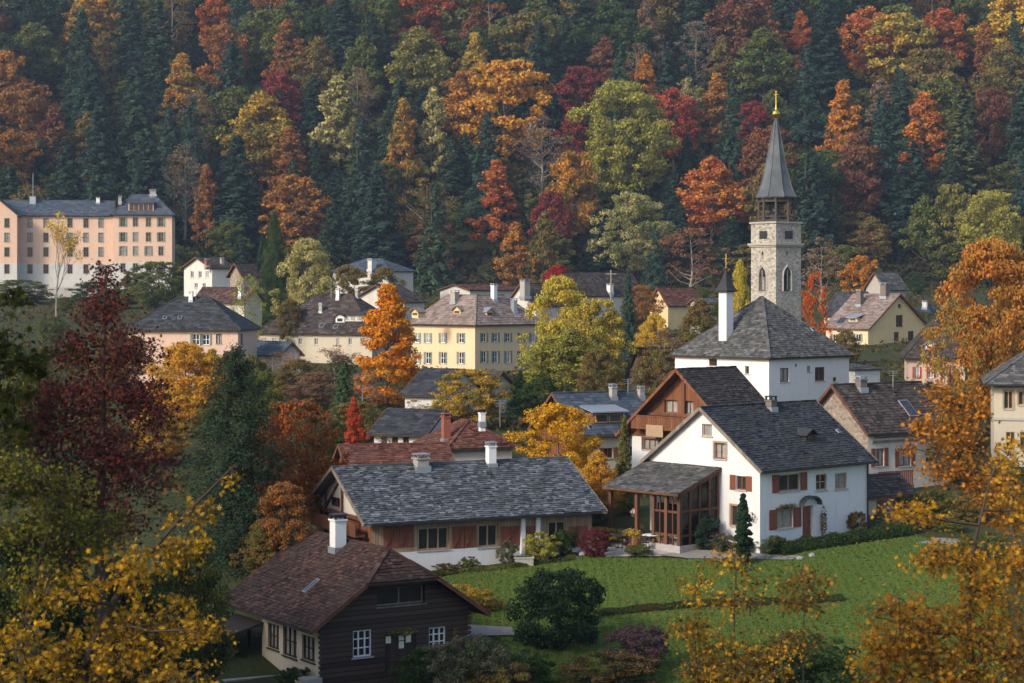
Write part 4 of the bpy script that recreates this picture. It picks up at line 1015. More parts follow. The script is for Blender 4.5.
p = h.on_roof(33, 203); mb = MB(); mb.tube([(p.x, p.y, p.z - .5), (p.x, p.y, p.z + 6)], .07, 5); mb.box(p.x - .6, p.x + .6, p.y - .6, p.y + .6, p.z - .6, p.z + 1.3); h.obj('antenna_mast', mb, M['metal'], h.roof_ob)
h = House('hotel_gable_bay', 'projecting pink gabled bay at the left end of the hotel', 'hotel', 17, 396, 97, zb=28.5, eave_py=216, L=6, Lpx=-30)
hz = h.uv('L', 5, 263)[1]; h.set_gable('x', (-6, 195), .4, .4)
for x in (7, -6):
    for y in (223, 237.5, 252, 269): h.win('L', x - 2.5, y - 4.6, x + 2.5, y + 4.6, frame='frame_b', v=1, h=1, trim='sill')
h.wall(None, {k: bands() for k in 'RLBE'}); h.build_roof(M['slate_blue'], .7, .55, .03)
# low retaining wall in front of the hotel
mb = MB(); p = W3(-30, 290, 385); q = W3(92, 292, 392); 
mb.beam((p.x, p.y, 28.2), (q.x, q.y, 28.4), .5, 4.4); tag(mb.build('retaining_wall', M['offwhite']), 'long pale retaining wall below the pink hotel', 'wall')

for nm, px, py, hh in (('red_roof_house', 500, 423, 1.7), ('blue_roof_house', 628, 396, 1.3), ('ochre_gable_house', 880, 297, 2.6), ('cream_row_house', 331, 298, 2.2), ('dark_roof_house', 196, 300, 1.8), ('stone_gable_house', 893, 389, 1.3)):
    HOUSES[nm].aerial(px, py, hh)
# ================================================================= TREES AND SHRUBS
def unit(rng, n):
    v = rng.normal(size=(n, 3)); return v / np.linalg.norm(v, axis=1, keepdims=True)
def leaf_quads(P, Nn, size, tint, rng, asp=0.62):
    """rhombic leaves at P facing Nn"""
    n = len(P); Nn = Nn / (np.linalg.norm(Nn, axis=1, keepdims=True) + 1e-9)
    r = unit(rng, n); t = np.cross(Nn, r); t /= (np.linalg.norm(t, axis=1, keepdims=True) + 1e-9); b = np.cross(Nn, t)
    s = np.asarray(size).reshape(-1, 1) * np.ones((n, 1))
    q = np.stack([P + t * s, P + b * s * asp + Nn * s * .12, P - t * s, P - b * s * asp + Nn * s * .12], 1).reshape(-1, 3)
    return q, np.arange(4 * n).reshape(n, 4), np.repeat(tint, 4)
_LO = np.array([(0, -.75), (.10, -.28), (.66, -.58), (.34, -.10), (1.05, .12), (.36, .2), (.66, .74), (.17, .38), (0, 1.15), (-.17, .38), (-.66, .74), (-.36, .2), (-1.05, .12), (-.34, -.10), (-.66, -.58), (-.10, -.28)])
def leaf_maple(P, Nn, size, tint, rng):
    """lobed leaves: 16-gon fans, slightly cupped"""
    n = len(P); Nn = Nn / (np.linalg.norm(Nn, axis=1, keepdims=True) + 1e-9)
    r = unit(rng, n); t = np.cross(Nn, r); t /= (np.linalg.norm(t, axis=1, keepdims=True) + 1e-9); b = np.cross(Nn, t)
    s = np.asarray(size).reshape(-1, 1) * np.ones((n, 1))
    k = len(_LO); cup = rng.uniform(-.25, .45, (n, 1))
    vs = [P]
    for (x, y) in _LO: vs.append(P + t * (s * x) + b * (s * y) + Nn * (s * cup * (x * x * .7 + y * y * .3)))
    V = np.stack(vs, 1).reshape(-1, 3); base = (np.arange(n) * (k + 1))[:, None]
    F3 = np.concatenate([np.concatenate([base, base + 1 + i, base + 1 + (i + 1) % k], 1) for i in range(k)])
    return V, F3, np.repeat(tint, k + 1)

def decid_crown(seed, H=10.0, R=4.0, cb=0.18, prof='round', nc=85, nl=90, ls=0.20, rc=(.17, .32), sparse=1.0):
    rng = np.random.default_rng(seed); P = []; Nn = []; T = []; cen = []
    ph = rng.uniform(0, 6.28, 4); lob = rng.uniform(.05, .2, 4)
    for c in range(nc):
        t = rng.random() ** .85
        if prof == 'round': r = math.sqrt(max(0, 1 - (2 * t - 1) ** 2)) ** .75
        elif prof == 'oval': r = (math.sin(math.pi * min(1, t * .93 + .05)) ** .6)
        elif prof == 'conic': r = min(1, t * 6 + .35) * (1 - t) ** .72
        elif prof == 'drop': r = min(1, t * 2.6 + .3) * (1 - t ** 2.2) ** .8
        else: r = (0.55 + .45 * t) * math.sqrt(max(0, 1 - max(0, (t - .55) / .45) ** 2))
        g = rng.uniform(0, 6.283); mod = 1 + sum(l * math.sin((k + 2) * g + p + 4 * t) for k, (l, p) in enumerate(zip(lob, ph)))
        rad = R * r * mod * (0.30 + 0.70 * math.sqrt(rng.random()))
        z = H * (cb + (1 - cb) * t * .97); cr = R * rng.uniform(*rc) * (1.0 if t < .85 else .75)
        C = np.array([rad * math.cos(g), rad * math.sin(g), z]); cen.append(C)
        n = int(nl * (cr / (R * .25)) ** 1.6 * sparse); d = unit(rng, n); d[:, 2] = d[:, 2] * .8 + .12
        p = C + d * (cr * rng.random((n, 1)) ** .45) * np.array([1, 1, .72])
        P.append(p); Nn.append(d * .7 + rng.normal(size=(n, 3)) * .55 + np.array([0, 0, .35]))
        T.append(np.clip(rng.random() * .55 + rng.random(n) * .5 - .03, 0, 1))
    P = np.concatenate(P); Nn = np.concatenate(Nn); T = np.concatenate(T)
    s = ls * rng.uniform(.6, 1.3, len(P))
    return leaf_quads(P, Nn, s, T, rng), cen
def conif_crown(seed, H=10.0, R=2.4, cb=0.06, nb=170, nl=46, ls=.22, droop=.35, taper=.9, gap=0.0):
    rng = np.random.default_rng(seed); P = []; Nn = []; T = []; A = []
    for k in range(nb):
        t = (k + rng.random()) / nb; t = t ** 1.15
        if rng.random() < gap: continue
        L = R * (1 - t) ** taper * rng.uniform(.72, 1.1) + .12; g = k * 2.39996 + rng.uniform(-.4, .4); z = H * (cb + (1 - cb) * t)
        n = max(6, int(nl * (L / R) ** .8)); s = rng.random(n) ** .7; dx, dy = math.cos(g), math.sin(g)
        lat = rng.normal(size=n) * .17 * L * (1.05 - s * .6)
        dr = droop * L * (s ** 1.6) * (1 - t * 1.3) - .12 * L * s
        p = np.stack([dx * s * L - dy * lat, dy * s * L + dx * lat, z - dr + rng.normal(size=n) * .05 * R - abs(lat) * .25], 1)
        P.append(p); Nn.append(np.stack([dx * .55 + rng.normal(size=n) * .35, dy * .55 + rng.normal(size=n) * .35, np.full(n, .8)], 1))
        T.append(np.clip(rng.random() * .5 + rng.random(n) * .5, 0, 1))
    P = np.concatenate(P); Nn = np.concatenate(Nn); T = np.concatenate(T); s = ls * rng.uniform(.6, 1.35, len(P))
    return leaf_quads(P, Nn, s, T, rng, .42), []
def trunk_mesh(seed, cen, H, r0, cb, top=.9, nlimb=14):
    rng = random.Random(seed); mb = MB(); pts = []; k = 7; x = y = 0
    for i in range(k):
        t = i / (k - 1); pts.append((x, y, -.6 + (H * top + .6) * t)); x += rng.uniform(-.02, .02) * H; y += rng.uniform(-.02, .02) * H
    mb.tube(pts, [r0 * (1.25 if i == 0 else 1) * (1 - .93 * i / (k - 1)) for i in range(k)], 7)
    for C in rng.sample(list(cen), min(nlimb, len(cen))) if cen else []:
        z0 = max(H * cb * .7, C[2] - math.hypot(C[0], C[1]) * .9); f = min(.95, (z0 + .6) / (H * top + .6)); j = min(k - 2, int(f * (k - 1))); g = f * (k - 1) - j
        A = Vector(pts[j]).lerp(Vector(pts[j + 1]), g); Bp = Vector(C); mid = A.lerp(Bp, .5) + Vector((0, 0, -.03 * H + rng.uniform(-.02, .04) * H)); r = r0 * (1 - .9 * f) * .6
        mb.tube([A, mid, Bp], [r, r * .6, r * .22], 5)
    return mb
def bare_mesh(seed, H, R, depth=5, r0=.13):
    """twiggy tree: returns MB of branches and tip points"""
    rng = random.Random(seed); mb = MB(); tips = []
    def grow(p, d, L, r, lv):
        q = p + d * L * .5 + Vector((rng.uniform(-.08, .08), rng.uniform(-.08, .08), 0)) * L; e = q + (d + Vector((rng.uniform(-.2, .2), rng.uniform(-.2, .2), .1))).normalized() * L * .5
        mb.tube([p, q, e], [r, r * .8, r * .6], 5 if lv < 2 else 3, cap=False)
        if lv >= depth: tips.append(e); return
        for _ in range(3 if lv < 4 else 2):
            sp = .55 * R / H * 2.2; v = (d + Vector((rng.uniform(-sp, sp), rng.uniform(-sp, sp), rng.uniform(-.1, .35)))).normalized()
            grow(e if rng.random() < .6 else q, v, L * rng.uniform(.62, .85), r * .55, lv + 1)
    grow(Vector((0, 0, -.3)), Vector((0, 0, 1)), H * .3, r0, 0)
    return mb, tips

PROTO = {}
def proto(key, quads, trunk, H, R):
    V, Fq, T = quads; PROTO[key] = (np_mesh('crown', V, Fq, T, M['leaf']), trunk, H, R)
def mesh_of(mb, name, mat):
    o = mb.build(name, mat); me = o.data; bpy.data.objects.remove(o); return me
def mk(key, kind, seed, trunkmat='bark', **k):
    H, R_ = k.get('H', 10.0), k.get('R', 4.0)
    if kind == 'd': q, cen = decid_crown(seed, **k); tm = trunk_mesh(seed, cen, H, .17, k.get('cb', .18))
    else: q, cen = conif_crown(seed, **k); tm = trunk_mesh(seed, [], H, .17, .1, .97)
    proto(key, q, mesh_of(tm, 'trunk', M[trunkmat]), H, R_)
# far (forest) kinds: coarser leaves
for i in range(4): mk('fr%d' % i, 'd', 10 + i, H=10, R=3.6, cb=.12, prof=('round', 'oval', 'drop', 'round')[i], nc=120, nl=85, ls=.20, rc=(.15, .30))
for i in range(3): mk('fc%d' % i, 'd', 20 + i, H=10, R=2.9, cb=.06, prof=('conic', 'drop', 'conic')[i], nc=115, nl=75, ls=.185, rc=(.15, .31))
for i in range(5): mk('fs%d' % i, 'c', 30 + i, H=10, R=(1.9, 2.3, 2.7, 2.1, 2.5)[i], nb=150 - 8 * i, nl=74, ls=.19, droop=.25 + .06 * i, taper=.66 + .05 * i, gap=.12)
for i in range(2): mk('fb%d' % i, 'd', 40 + i, trunkmat='bark_pale', H=10, R=2.6, cb=.2, prof='oval', nc=80, nl=36, ls=.12)
# nearer kinds: finer leaves
for i in range(3): mk('mr%d' % i, 'd', 50 + i, H=10, R=4.2, cb=.10, prof=('round', 'oval', 'drop')[i], nc=210, nl=190, ls=.125, rc=(.11, .25))
for i in range(2): mk('mc%d' % i, 'd', 60 + i, H=10, R=3.0, cb=.08, prof=('conic', 'drop')[i], nc=200, nl=170, ls=.115, rc=(.12, .26))
for i in range(3): mk('ms%d' % i, 'c', 70 + i, H=10, R=(2.2, 3.4, 2.6)[i], nb=(260, 430, 280)[i], nl=(90, 230, 90)[i], ls=(.13, .072, .13)[i], droop=(.35, .5, .35)[i], taper=(.8, .6, .8)[i], gap=(.05, .16, .05)[i])
for i in range(2): mk('mb%d' % i, 'd', 80 + i, trunkmat='bark_pale', H=10, R=3.4, cb=.12, prof='oval', nc=150, nl=70, ls=.085, rc=(.1, .24))
for i in range(4): mk('bu%d' % i, 'd', 90 + i, H=10, R=6.5, cb=.06, prof='round', nc=110, nl=150, ls=.24, rc=(.15, .28))
mk('cy', 'd', 97, H=10, R=1.2, cb=.02, prof='drop', nc=170, nl=110, ls=.16, rc=(.3, .5))
mk('mo', 'd', 98, H=10, R=3.2, cb=.05, prof='conic', nc=190, nl=170, ls=.12, rc=(.12, .26))
mk('lo', 'd', 99, H=10, R=3.8, cb=.06, prof='oval', nc=190, nl=80, ls=.12, rc=(.08, .2))
def bare_proto(key, seed, H, R_, leaves, ls):
    mb, tips = bare_mesh(seed, H, R_); rng = np.random.default_rng(seed)
    tp = np.array([tuple(t) for t in tips]); P = tp[rng.integers(0, len(tp), leaves)] + rng.normal(size=(leaves, 3)) * .18
    PROTO[key] = (np_mesh('crown', *leaf_quads(P, unit(rng, leaves), ls * rng.uniform(.6, 1.2, leaves), rng.random(leaves), rng), M['leaf']), mesh_of(mb, 'trunk', M['bark_pale']), max(p[2] for p in tips), R_)
bare_proto('ba0', 5, 10, 3.4, 1800, .10); bare_proto('ba1', 6, 10, 4.2, 900, .09)

def place(key, x, y, H, R_, c1, c2, label, cat='tree', group=None, name='tree', z=None, rot=None, crown='crown', parts=True):
    cm, tm, h0, r0 = PROTO[key]; z = float(gz(x, y)) - .1 if z is None else z
    e = empty(name, (x, y, z), rot if rot is not None else (x * 12.9898 + y * 78.233) % 6.283); e.scale = (R_ / r0, R_ / r0, H / h0); tag(e, label, cat, group)
    c = bpy.data.objects.new(crown, cm); COL.objects.link(c); c.parent = e; c['col1'] = [float(v) for v in c1]; c['col2'] = [float(v) for v in c2]
    if parts: t = bpy.data.objects.new('trunk' if cat != 'shrub' else 'stems', tm); COL.objects.link(t); t.parent = e
    return e
# leaf colours (real leaf reflectances)
C = dict(spruce=(.040, .074, .046), spruce2=(.075, .115, .062), blue=(.046, .082, .068), green=(.07, .11, .032), olive=(.16, .155, .042), olive2=(.26, .225, .055),
         yel=(.55, .39, .05), gold=(.56, .33, .042), oran=(.52, .225, .034), rust=(.35, .135, .034), brn=(.21, .115, .045), red=(.40, .10, .04), crim=(.28, .045, .04),
         mar=(.16, .052, .042), pale=(.48, .41, .17), grey=(.20, .16, .12), mauve=(.19, .12, .10), lime=(.38, .35, .06), dkred=(.10, .018, .018), dkgreen=(.030, .052, .02))
def on_hill(px, top, H):
    for d in np.linspace(400, 640, 481):
        x = (px - 512) * d / F
        if gz(x, d) + H >= CZ - (top - HY) * d / F: return x, float(d)
    return (px - 512) * 600 / F, 600.0
# feature trees of the forest: px, top row, width px, height m, kind, colour1, colour2, label
FT = [
 (26, 84, 58, 19, 'fr', 'brn', 'rust', 'round brown-orange tree left of the maroon crown at the left forest edge'),
 (6, 50, 44, 19, 'fr', 'oran', 'brn', 'orange-brown crown at the far left edge of the forest, half way up'),
 (54, 108, 46, 20, 'fc', 'mar', 'brn', 'maroon-brown tree standing above the left wing of the pink hotel'),
 (10, 130, 46, 18, 'fr', 'brn', 'oran', 'rusty brown tree directly above the left end of the pink hotel'),
 (183, 52, 42, 21, 'fc', 'oran', 'olive2', 'orange-yellow cone-shaped tree high among dark spruces on the left'),
 (35, 22, 48, 20, 'fr', 'olive', 'green', 'dark olive tree near the top left corner of the forest'),
 (92, -14, 56, 22, 'fr', 'olive2', 'oran', 'yellow-olive tree cut by the top edge at the left'),
 (225, 24, 46, 20, 'fr', 'rust', 'brn', 'brown-red tree near the top edge left of centre'),
 (288, 19, 44, 20, 'fc', 'brn', 'rust', 'tawny brown tree near the top edge above the crimson crown'),
 (278, 72, 42, 17, 'fr', 'crim', 'mar', 'dark crimson crown behind the wide gold-brown tree on the left'),
 (262, 92, 74, 21, 'fr', 'gold', 'olive', 'wide gold-topped tree above the brown trees left of centre'),
 (338, 74, 52, 24, 'fc', 'pale', 'olive', 'pale olive-yellow tall tree left of the grey spruces'),
 (290, 128, 50, 18, 'fc', 'rust', 'brn', 'rust-brown tree standing between two gold-brown crowns'),
 (296, 174, 60, 16, 'fr', 'brn', 'oran', 'round rust-orange crown low in the forest left of centre'),
 (206, 164, 30, 20, 'fc', 'rust', 'brn', 'narrow dark rust tree left of the big blue-green spruce'),
 (236, 136, 62, 26, 'fs', 'blue', 'spruce', 'big blue-green spruce low in the forest right of the hotel'),
 (158, 0, 64, 26, 'fs', 'spruce', 'spruce2', 'large dark spruce near the top edge on the left'),
 (215, -8, 34, 18, 'fr', 'red', 'rust', 'red tree cut by the top edge left of centre'),
 (318, 37, 52, 20, 'fr', 'olive', 'brn', 'olive-brown tree between the tawny and the pale olive trees'),
 (100, 98, 66, 27, 'fs', 'blue', 'spruce', 'broad blue-grey spruce directly above the hotel roof'),
 (148, 142, 54, 25, 'fs', 'spruce', 'blue', 'dark spruce above the right end of the pink hotel'),
 (197, 92, 36, 20, 'fb', 'grey', 'brn', 'half-bare grey tree below the orange-yellow cone-shaped tree'),
 (420, 27, 66, 23, 'fr', 'olive2', 'olive', 'broad yellow-olive tree in the upper middle of the forest'),
 (475, 32, 40, 20, 'fc', 'gold', 'olive2', 'pointed golden tree behind the big orange-gold pair'),
 (507, 60, 78, 20, 'fr', 'oran', 'gold', 'largest orange-gold crown in the upper middle of the forest'),
 (466, 70, 54, 19, 'fr', 'oran', 'brn', 'orange crown overlapping the left side of the largest orange-gold tree'),
 (403, 98, 38, 24, 'fc', 'oran', 'olive', 'narrow orange-tipped tree left of the olive-yellow one in mid forest'),
 (434, 86, 42, 24, 'fc', 'pale', 'olive', 'pale yellow-tipped olive tree under the broad olive crown'),
 (541, 116, 50, 22, 'fb', 'mauve', 'grey', 'bare mauve tree with a pale trunk in the middle of the forest'),
 (573, 113, 32, 15, 'fr', 'crim', 'mar', 'small crimson crown right of the bare mauve tree'),
 (497, 160, 52, 20, 'fc', 'red', 'rust', 'dense red-brown tree low in the middle of the forest'),
 (622, 80, 92, 27, 'mr', 'lime', 'olive', 'huge yellow-green tree rising in mid forest left of the spire'),
 (572, 152, 48, 22, 'fr', 'oran', 'olive', 'orange-topped olive tree left of the huge yellow-green tree'),
 (551, 190, 40, 17, 'fr', 'mar', 'crim', 'maroon shrub-like tree low in the forest above the yellow-green crown'),
 (646, 53, 30, 18, 'fc', 'rust', 'oran', 'slim orange-red tree above the huge yellow-green one'),
 (674, 88, 46, 19, 'fr', 'red', 'crim', 'bright red crown right of the huge yellow-green tree'),
 (582, 66, 42, 17, 'fr', 'mar', 'crim', 'dark maroon crown right of the largest orange-gold tree'),
 (632, 191, 66, 19, 'mr', 'pale', 'green', 'pale feathery green tree low in the forest left of the church tower'),
 (712, 157, 66, 18, 'fr', 'red', 'oran', 'flaming orange-red round crown immediately left of the spire'),
 (435, 183, 56, 23, 'fs', 'spruce2', 'spruce', 'light green spruce low in the forest above the yellow building'),
 (421, -10, 54, 18, 'fr', 'red', 'mar', 'red crown cut by the top edge in the middle'),
 (540, 20, 48, 24, 'fs', 'blue', 'spruce', 'grey-green spruce near the top edge right of the golden tree'),
 (620, 46, 42, 24, 'fs', 'spruce2', 'spruce', 'spruce standing left of the slim orange-red tree'),
 (667, 44, 40, 24, 'fs', 'spruce', 'blue', 'spruce standing right of the slim orange-red tree'),
 (358, 66, 36, 22, 'fb', 'grey', 'brn', 'thin grey-brown half-bare tree beside the broad olive crown'),
 (545, 213, 38, 17, 'fc', 'olive', 'brn', 'olive tree at the foot of the forest right of the yellow building'),
 (515, 238, 38, 15, 'fc', 'brn', 'oran', 'tawny tree at the foot of the forest above the yellow building roof'),
 (870, 7, 50, 20, 'fr', 'red', 'oran', 'red-orange crown near the top edge right of the spire'),
 (893, 14, 62, 22, 'fr', 'olive2', 'gold', 'olive and gold tree near the top edge on the right'),
 (942, 8, 52, 20, 'fr', 'red', 'rust', 'rust-red crown near the top right beside the olive and gold tree'),
 (1012, -14, 66, 22, 'fr', 'gold', 'yel', 'bright golden tree in the top right corner'),
 (984, 22, 34, 20, 'fc', 'rust', 'brn', 'narrow brown-orange tree left of the golden corner tree'),
 (800, 10, 28, 17, 'fc', 'red', 'rust', 'small red tree near the top edge above the spire'),
 (843, 79, 46, 24, 'fc', 'oran', 'rust', 'tall orange cone-shaped tree right of the spire'),
 (925, 91, 56, 22, 'fc', 'oran', 'red', 'large orange and red tree on the right half of the forest'),
 (962, 84, 52, 27, 'fs', 'spruce2', 'olive', 'tall light green spruce right of the large orange and red tree'),
 (990, 88, 38, 20, 'fr', 'mar', 'brn', 'dark maroon tree right of the tall light green spruce'),
 (716, 73, 44, 20, 'fc', 'brn', 'oran', 'orange-brown tree above and left of the spire tip'),
 (722, 34, 32, 18, 'fc', 'brn', 'olive', 'small brown tree near the top left of the spire'),
 (697, 20, 34, 20, 'fb', 'grey', 'mauve', 'bare grey tree near the top edge left of the spire'),
 (752, 101, 32, 14, 'fr', 'crim', 'mar', 'crimson crown just left of the gilded spire tip'),
 (812, 150, 62, 26, 'fs', 'blue', 'spruce', 'blue-green spruce immediately right of the spire'),
 (858, 132, 54, 22, 'fr', 'mar', 'brn', 'maroon-brown tree below the tall orange cone-shaped tree'),
 (989, 190, 68, 20, 'mr', 'lime', 'olive2', 'yellow-green round tree at the right forest edge above the orange maple'),
 (952, 184, 38, 19, 'fr', 'olive2', 'olive', 'olive-yellow tree left of the yellow-green round tree'),
 (1021, 84, 44, 26, 'fs', 'spruce', 'spruce2', 'dark spruce at the right picture edge in mid forest'),
 (764, 28, 62, 21, 'fr', 'olive', 'green', 'dull olive green tree above the spire tip'),
 (807, 44, 52, 25, 'fs', 'spruce', 'blue', 'dark spruce above the blue-green one right of the spire'),
 (685, 77, 32, 20, 'fb', 'pale', 'olive', 'thin pale olive tree between the red crown and the orange-brown tree'),
 (745, -10, 62, 18, 'fr', 'mar', 'brn', 'maroon-brown crown cut by the top edge above the spire'),
 (925, 196, 44, 16, 'fr', 'green', 'olive', 'dark green broadleaf tree low in the forest left of the olive-yellow tree'),
 (690, 252, 52, 12, 'fb', 'mauve', 'rust', 'bare reddish tree low at the forest foot left of the bell turret'),
 (655, 244, 34, 14, 'fs', 'blue', 'spruce2', 'small bluish spruce at the forest foot left of the bare reddish tree'),
]
occ = []
for n, (px, top, wpx, H, kd, a, b, lab) in enumerate(FT):
    x, d = on_hill(px, top, H); Rr = wpx * d / F / 2 * 1.06; H = max(H, 2.5 * Rr); x, d = on_hill(px, top, H); occ.append((x, d, Rr))
    nk = sum(1 for k in PROTO if k.startswith(kd)); key = kd + str(n % nk)
    nm = 'spruce_tree' if kd == 'fs' else 'broadleaf_tree'
    place(key, x, d, H, Rr, C[a], C[b], lab, 'tree', None, nm)
# the rest of the forest
FG = dict(s=('dark green spruce standing close among its neighbours on the shaded hillside', 'dark spruces filling the hillside forest', 'spruce_tree'),
          o=('dull olive broadleaf tree squeezed between dark spruces on the hillside', 'dull broadleaf trees filling the hillside forest', 'broadleaf_tree'),
          b=('brownish thin-leaved broadleaf tree among the dark spruces on the hillside', 'brown broadleaf trees filling the hillside forest', 'broadleaf_tree'))
rf = random.Random(4); cnt = 0; low_trees = []
row = 437.0; rows = []
while row < 588: rows.append(row); row += 10.5
for ri, y0 in enumerate(rows):
    half = 0.30 * y0 + 6; x0 = -half + rf.uniform(0, 9)
    while x0 < half:
        x = x0 + rf.uniform(-2.5, 2.5); y = y0 + rf.uniform(-4, 4); x0 += rf.uniform(9.5, 13)
        if any((x - a) ** 2 + ((y - b) * .8) ** 2 < (r * .62 + 1.6) ** 2 for a, b, r in occ): continue
        # keep feature crowns free: nothing tall right in front of them
        if any(abs(x - a * y / b) < r * .95 + 2.5 and 0 < b - y < 24 for a, b, r in occ):
            if rf.random() < .75: low_trees.append((x, y))
            continue
        u = rf.random(); low = y < 470
        if u < (.70 if low else .48): k, key, H, Rr = 's', 'fs%d' % rf.randrange(5), rf.uniform(22, 31), rf.uniform(6.2, 8.4); a, b = rf.choice([('spruce', 'spruce2'), ('blue', 'spruce'), ('spruce', 'blue')])
        elif u < .82: k, key, H, Rr = 'o', 'fr%d' % rf.randrange(4), rf.uniform(18, 24), rf.uniform(6.0, 8.2); a, b = rf.choice([('olive', 'green'), ('green', 'dkgreen'), ('olive', 'brn')])
        else: k, key, H, Rr = 'b', rf.choice(['fr1', 'fc0', 'fc1', 'fb0', 'fb1']), rf.uniform(17, 23), rf.uniform(5.0, 7.0); a, b = rf.choice([('brn', 'rust'), ('mar', 'brn'), ('brn', 'olive'), ('grey', 'brn')])
        lab, g, nm = FG[k]; place(key, x, y, H, Rr, C[a], C[b], lab, 'tree', g, nm, rot=rf.uniform(0, 6.28)); cnt += 1
for x, y in low_trees:
    if rf.random() < .55: k, key, a, b = 's', 'fs%d' % rf.randrange(5), 'spruce', rf.choice(['spruce2', 'blue']); H, Rr = rf.uniform(10, 15), rf.uniform(3.6, 5)
    else: k, key, a, b = 'o', 'fr%d' % rf.randrange(4), 'olive', rf.choice(['green', 'dkgreen', 'brn']); H, Rr = rf.uniform(8, 12), rf.uniform(4, 5.6)
    lab, g, nm = FG[k]; place(key, x, y, H, Rr, C[a], C[b], lab, 'tree', g, nm, rot=rf.uniform(0, 6.28))

# trees between and before the houses: px, top, foot(d), width, kind, c1, c2, label
def vtree(key, px, top, d, wpx, a, b, label, cat='tree', name='broadleaf_tree', z=None, crown='crown'):
    x = (px - 512) * d / F; g = float(gz(x, d)) - .1 if z is None else z; H = CZ - (top - HY) * d / F - g
    return place(key, x, d, H * 1.02, wpx * d / F / 2, C[a] if isinstance(a, str) else a, C[b] if isinstance(b, str) else b, label, cat, None, name, z=g, crown=crown)
vtree('mo', 388, 284, 205, 86, (.60, .20, .012), (.58, .27, .02), 'tall bright orange tree in the middle of the village')
vtree('mr1', 560, 278, 212, 66, 'yel', 'lime', 'taller left half of the big yellow-green tree pair right of the yellow building')
vtree('mr0', 594, 300, 206, 66, 'olive2', 'yel', 'wider right half of the big yellow-green tree pair right of the yellow building')
vtree('mr2', 568, 330, 201, 96, 'olive', 'lime', 'olive skirt tree at the foot of the big yellow-green pair')
vtree('mr0', 469, 370, 178, 68, 'gold', 'olive', 'round yellow-topped olive tree in front of the yellow building')
vtree('mc1', 436, 402, 172, 24, 'olive', 'gold', 'small olive-gold tree left of the round yellow-topped olive tree')
vtree('mr1', 556, 405, 134, 86, (.58, .28, .016), (.56, .34, .03), 'golden orange tree behind the right end of the farmhouse roof')
vtree('mr2', 598, 452, 128, 50, 'gold', 'oran', 'smaller golden orange tree between the farmhouse and the timber porch')
vtree('ms0', 624, 418, 130, 30, 'dkgreen', 'olive2', 'slim dark green tree with yellow tip beside the wooden chalet')
vtree('mr0', 655, 315, 228, 36, 'yel', 'gold', 'small yellow tree left of the bell turret')
vtree('ms2', 628, 274, 235, 36, 'blue', 'spruce2', 'dark blue-green fir beside the wooden mast', name='fir_tree')
vtree('lo', 815, 272, 222, 36, (.50, .08, .02), (.50, .14, .02), 'bright red-orange tree right of the church tower')
vtree('fr1', 862, 256, 345, 42, 'rust', 'oran', 'pinkish rust tree behind the dark roof right of the church tower')
vtree('fb0', 822, 238, 352, 44, 'grey', 'brn', 'grey-brown half-bare tree right of the church tower')
vtree('mr2', 740, 262, 232, 34, 'lime', 'yel', 'yellow-green tree directly left of the church tower')
vtree('mr1', 557, 266, 315, 34, (.30, .02, .03), (.36, .04, .03), 'crimson round tree behind the big yellow-green pair')
vtree('mr1', 308, 240, 285, 58, 'pale', 'olive2', 'pale yellow feathery birch behind the cream row house')
vtree('ms1', 274, 216, 318, 44, 'dkgreen', 'green', 'tall dark green tree left of the pale birch')
vtree('ms2', 262, 238, 322, 30, 'dkgreen', 'spruce', 'dark green conifer tucked against the tall dark green tree', name='conifer_tree')
vtree('mb1', 248, 274, 262, 40, 'lime', 'green', 'light green small tree in front of the tall dark green tree')
vtree('mr0', 158, 262, 352, 62, 'olive', 'green', 'olive bushy tree below the right end of the pink hotel')
vtree('mr1', 196, 286, 345, 30, 'green', 'olive', 'small green tree right of the olive bushy tree')
vtree('ba0', 56, 216, 335, 62, 'gold', 'yel', 'half-bare golden tree in front of the pink hotel')
vtree('ms1', 236, 354, 116, 152, (.030, .050, .030), (.058, .080, .042), 'large dark green conifer behind the log chalet', name='conifer_tree')
vtree('mr0', 298, 402, 122, 84, (.34, .085, .018), 'brn', 'red-orange tree right of the large dark conifer')
vtree('mr1', 284, 484, 113, 60, 'rust', 'brn', 'russet brown tree in front of the farmhouse gable')
vtree('mr2', 262, 520, 113, 56, 'brn', 'olive', 'brown-olive bushy tree between the conifer and the log chalet')
vtree('mr1', 186, 344, 172, 78, 'gold', 'oran', 'thin golden orange tree left of the large dark conifer')
vtree('mr2', 252, 356, 182, 56, 'olive2', 'olive', 'olive-yellow tree behind the large dark conifer')
vtree('mr2', 158, 405, 150, 70, 'brn', 'gold', 'brown-gold thin tree between the dark red tree and the conifer')
vtree('mc0', 354, 398, 146, 32, (.42, .06, .03), (.40, .09, .03), 'small bright red cone-shaped tree left of the charcoal roof')
vtree('ms2', 345, 364, 162, 50, 'green', 'spruce2', 'green conifer left of the orange tree', name='conifer_tree')
vtree('mr1', 330, 420, 150, 44, 'dkgreen', 'green', 'dark green bushy tree behind the small red tree')
vtree('ba1', 300, 350, 225, 70, 'mauve', 'rust', 'bare mauve bushy tree in front of the cream row house')
vtree('ba0', 335, 346, 230, 64, 'mauve', 'rust', 'bare pinkish bushy tree left of the orange tree')
vtree('fb1', 664, 330, 205, 46, 'brn', 'grey', 'thin brown tree beside the small yellow tree')
vtree('mr2', 700, 300, 240, 60, 'brn', 'olive', 'brown-olive bushy tree left of the parish hall roof')
vtree('mr0', 660, 350, 190, 52, 'olive', 'brn', 'olive-brown bush tree left of the parish hall wall')
vtree('ms0', 520, 372, 190, 40, 'dkgreen', 'spruce', 'dark evergreen below the big yellow-green pair', name='conifer_tree')
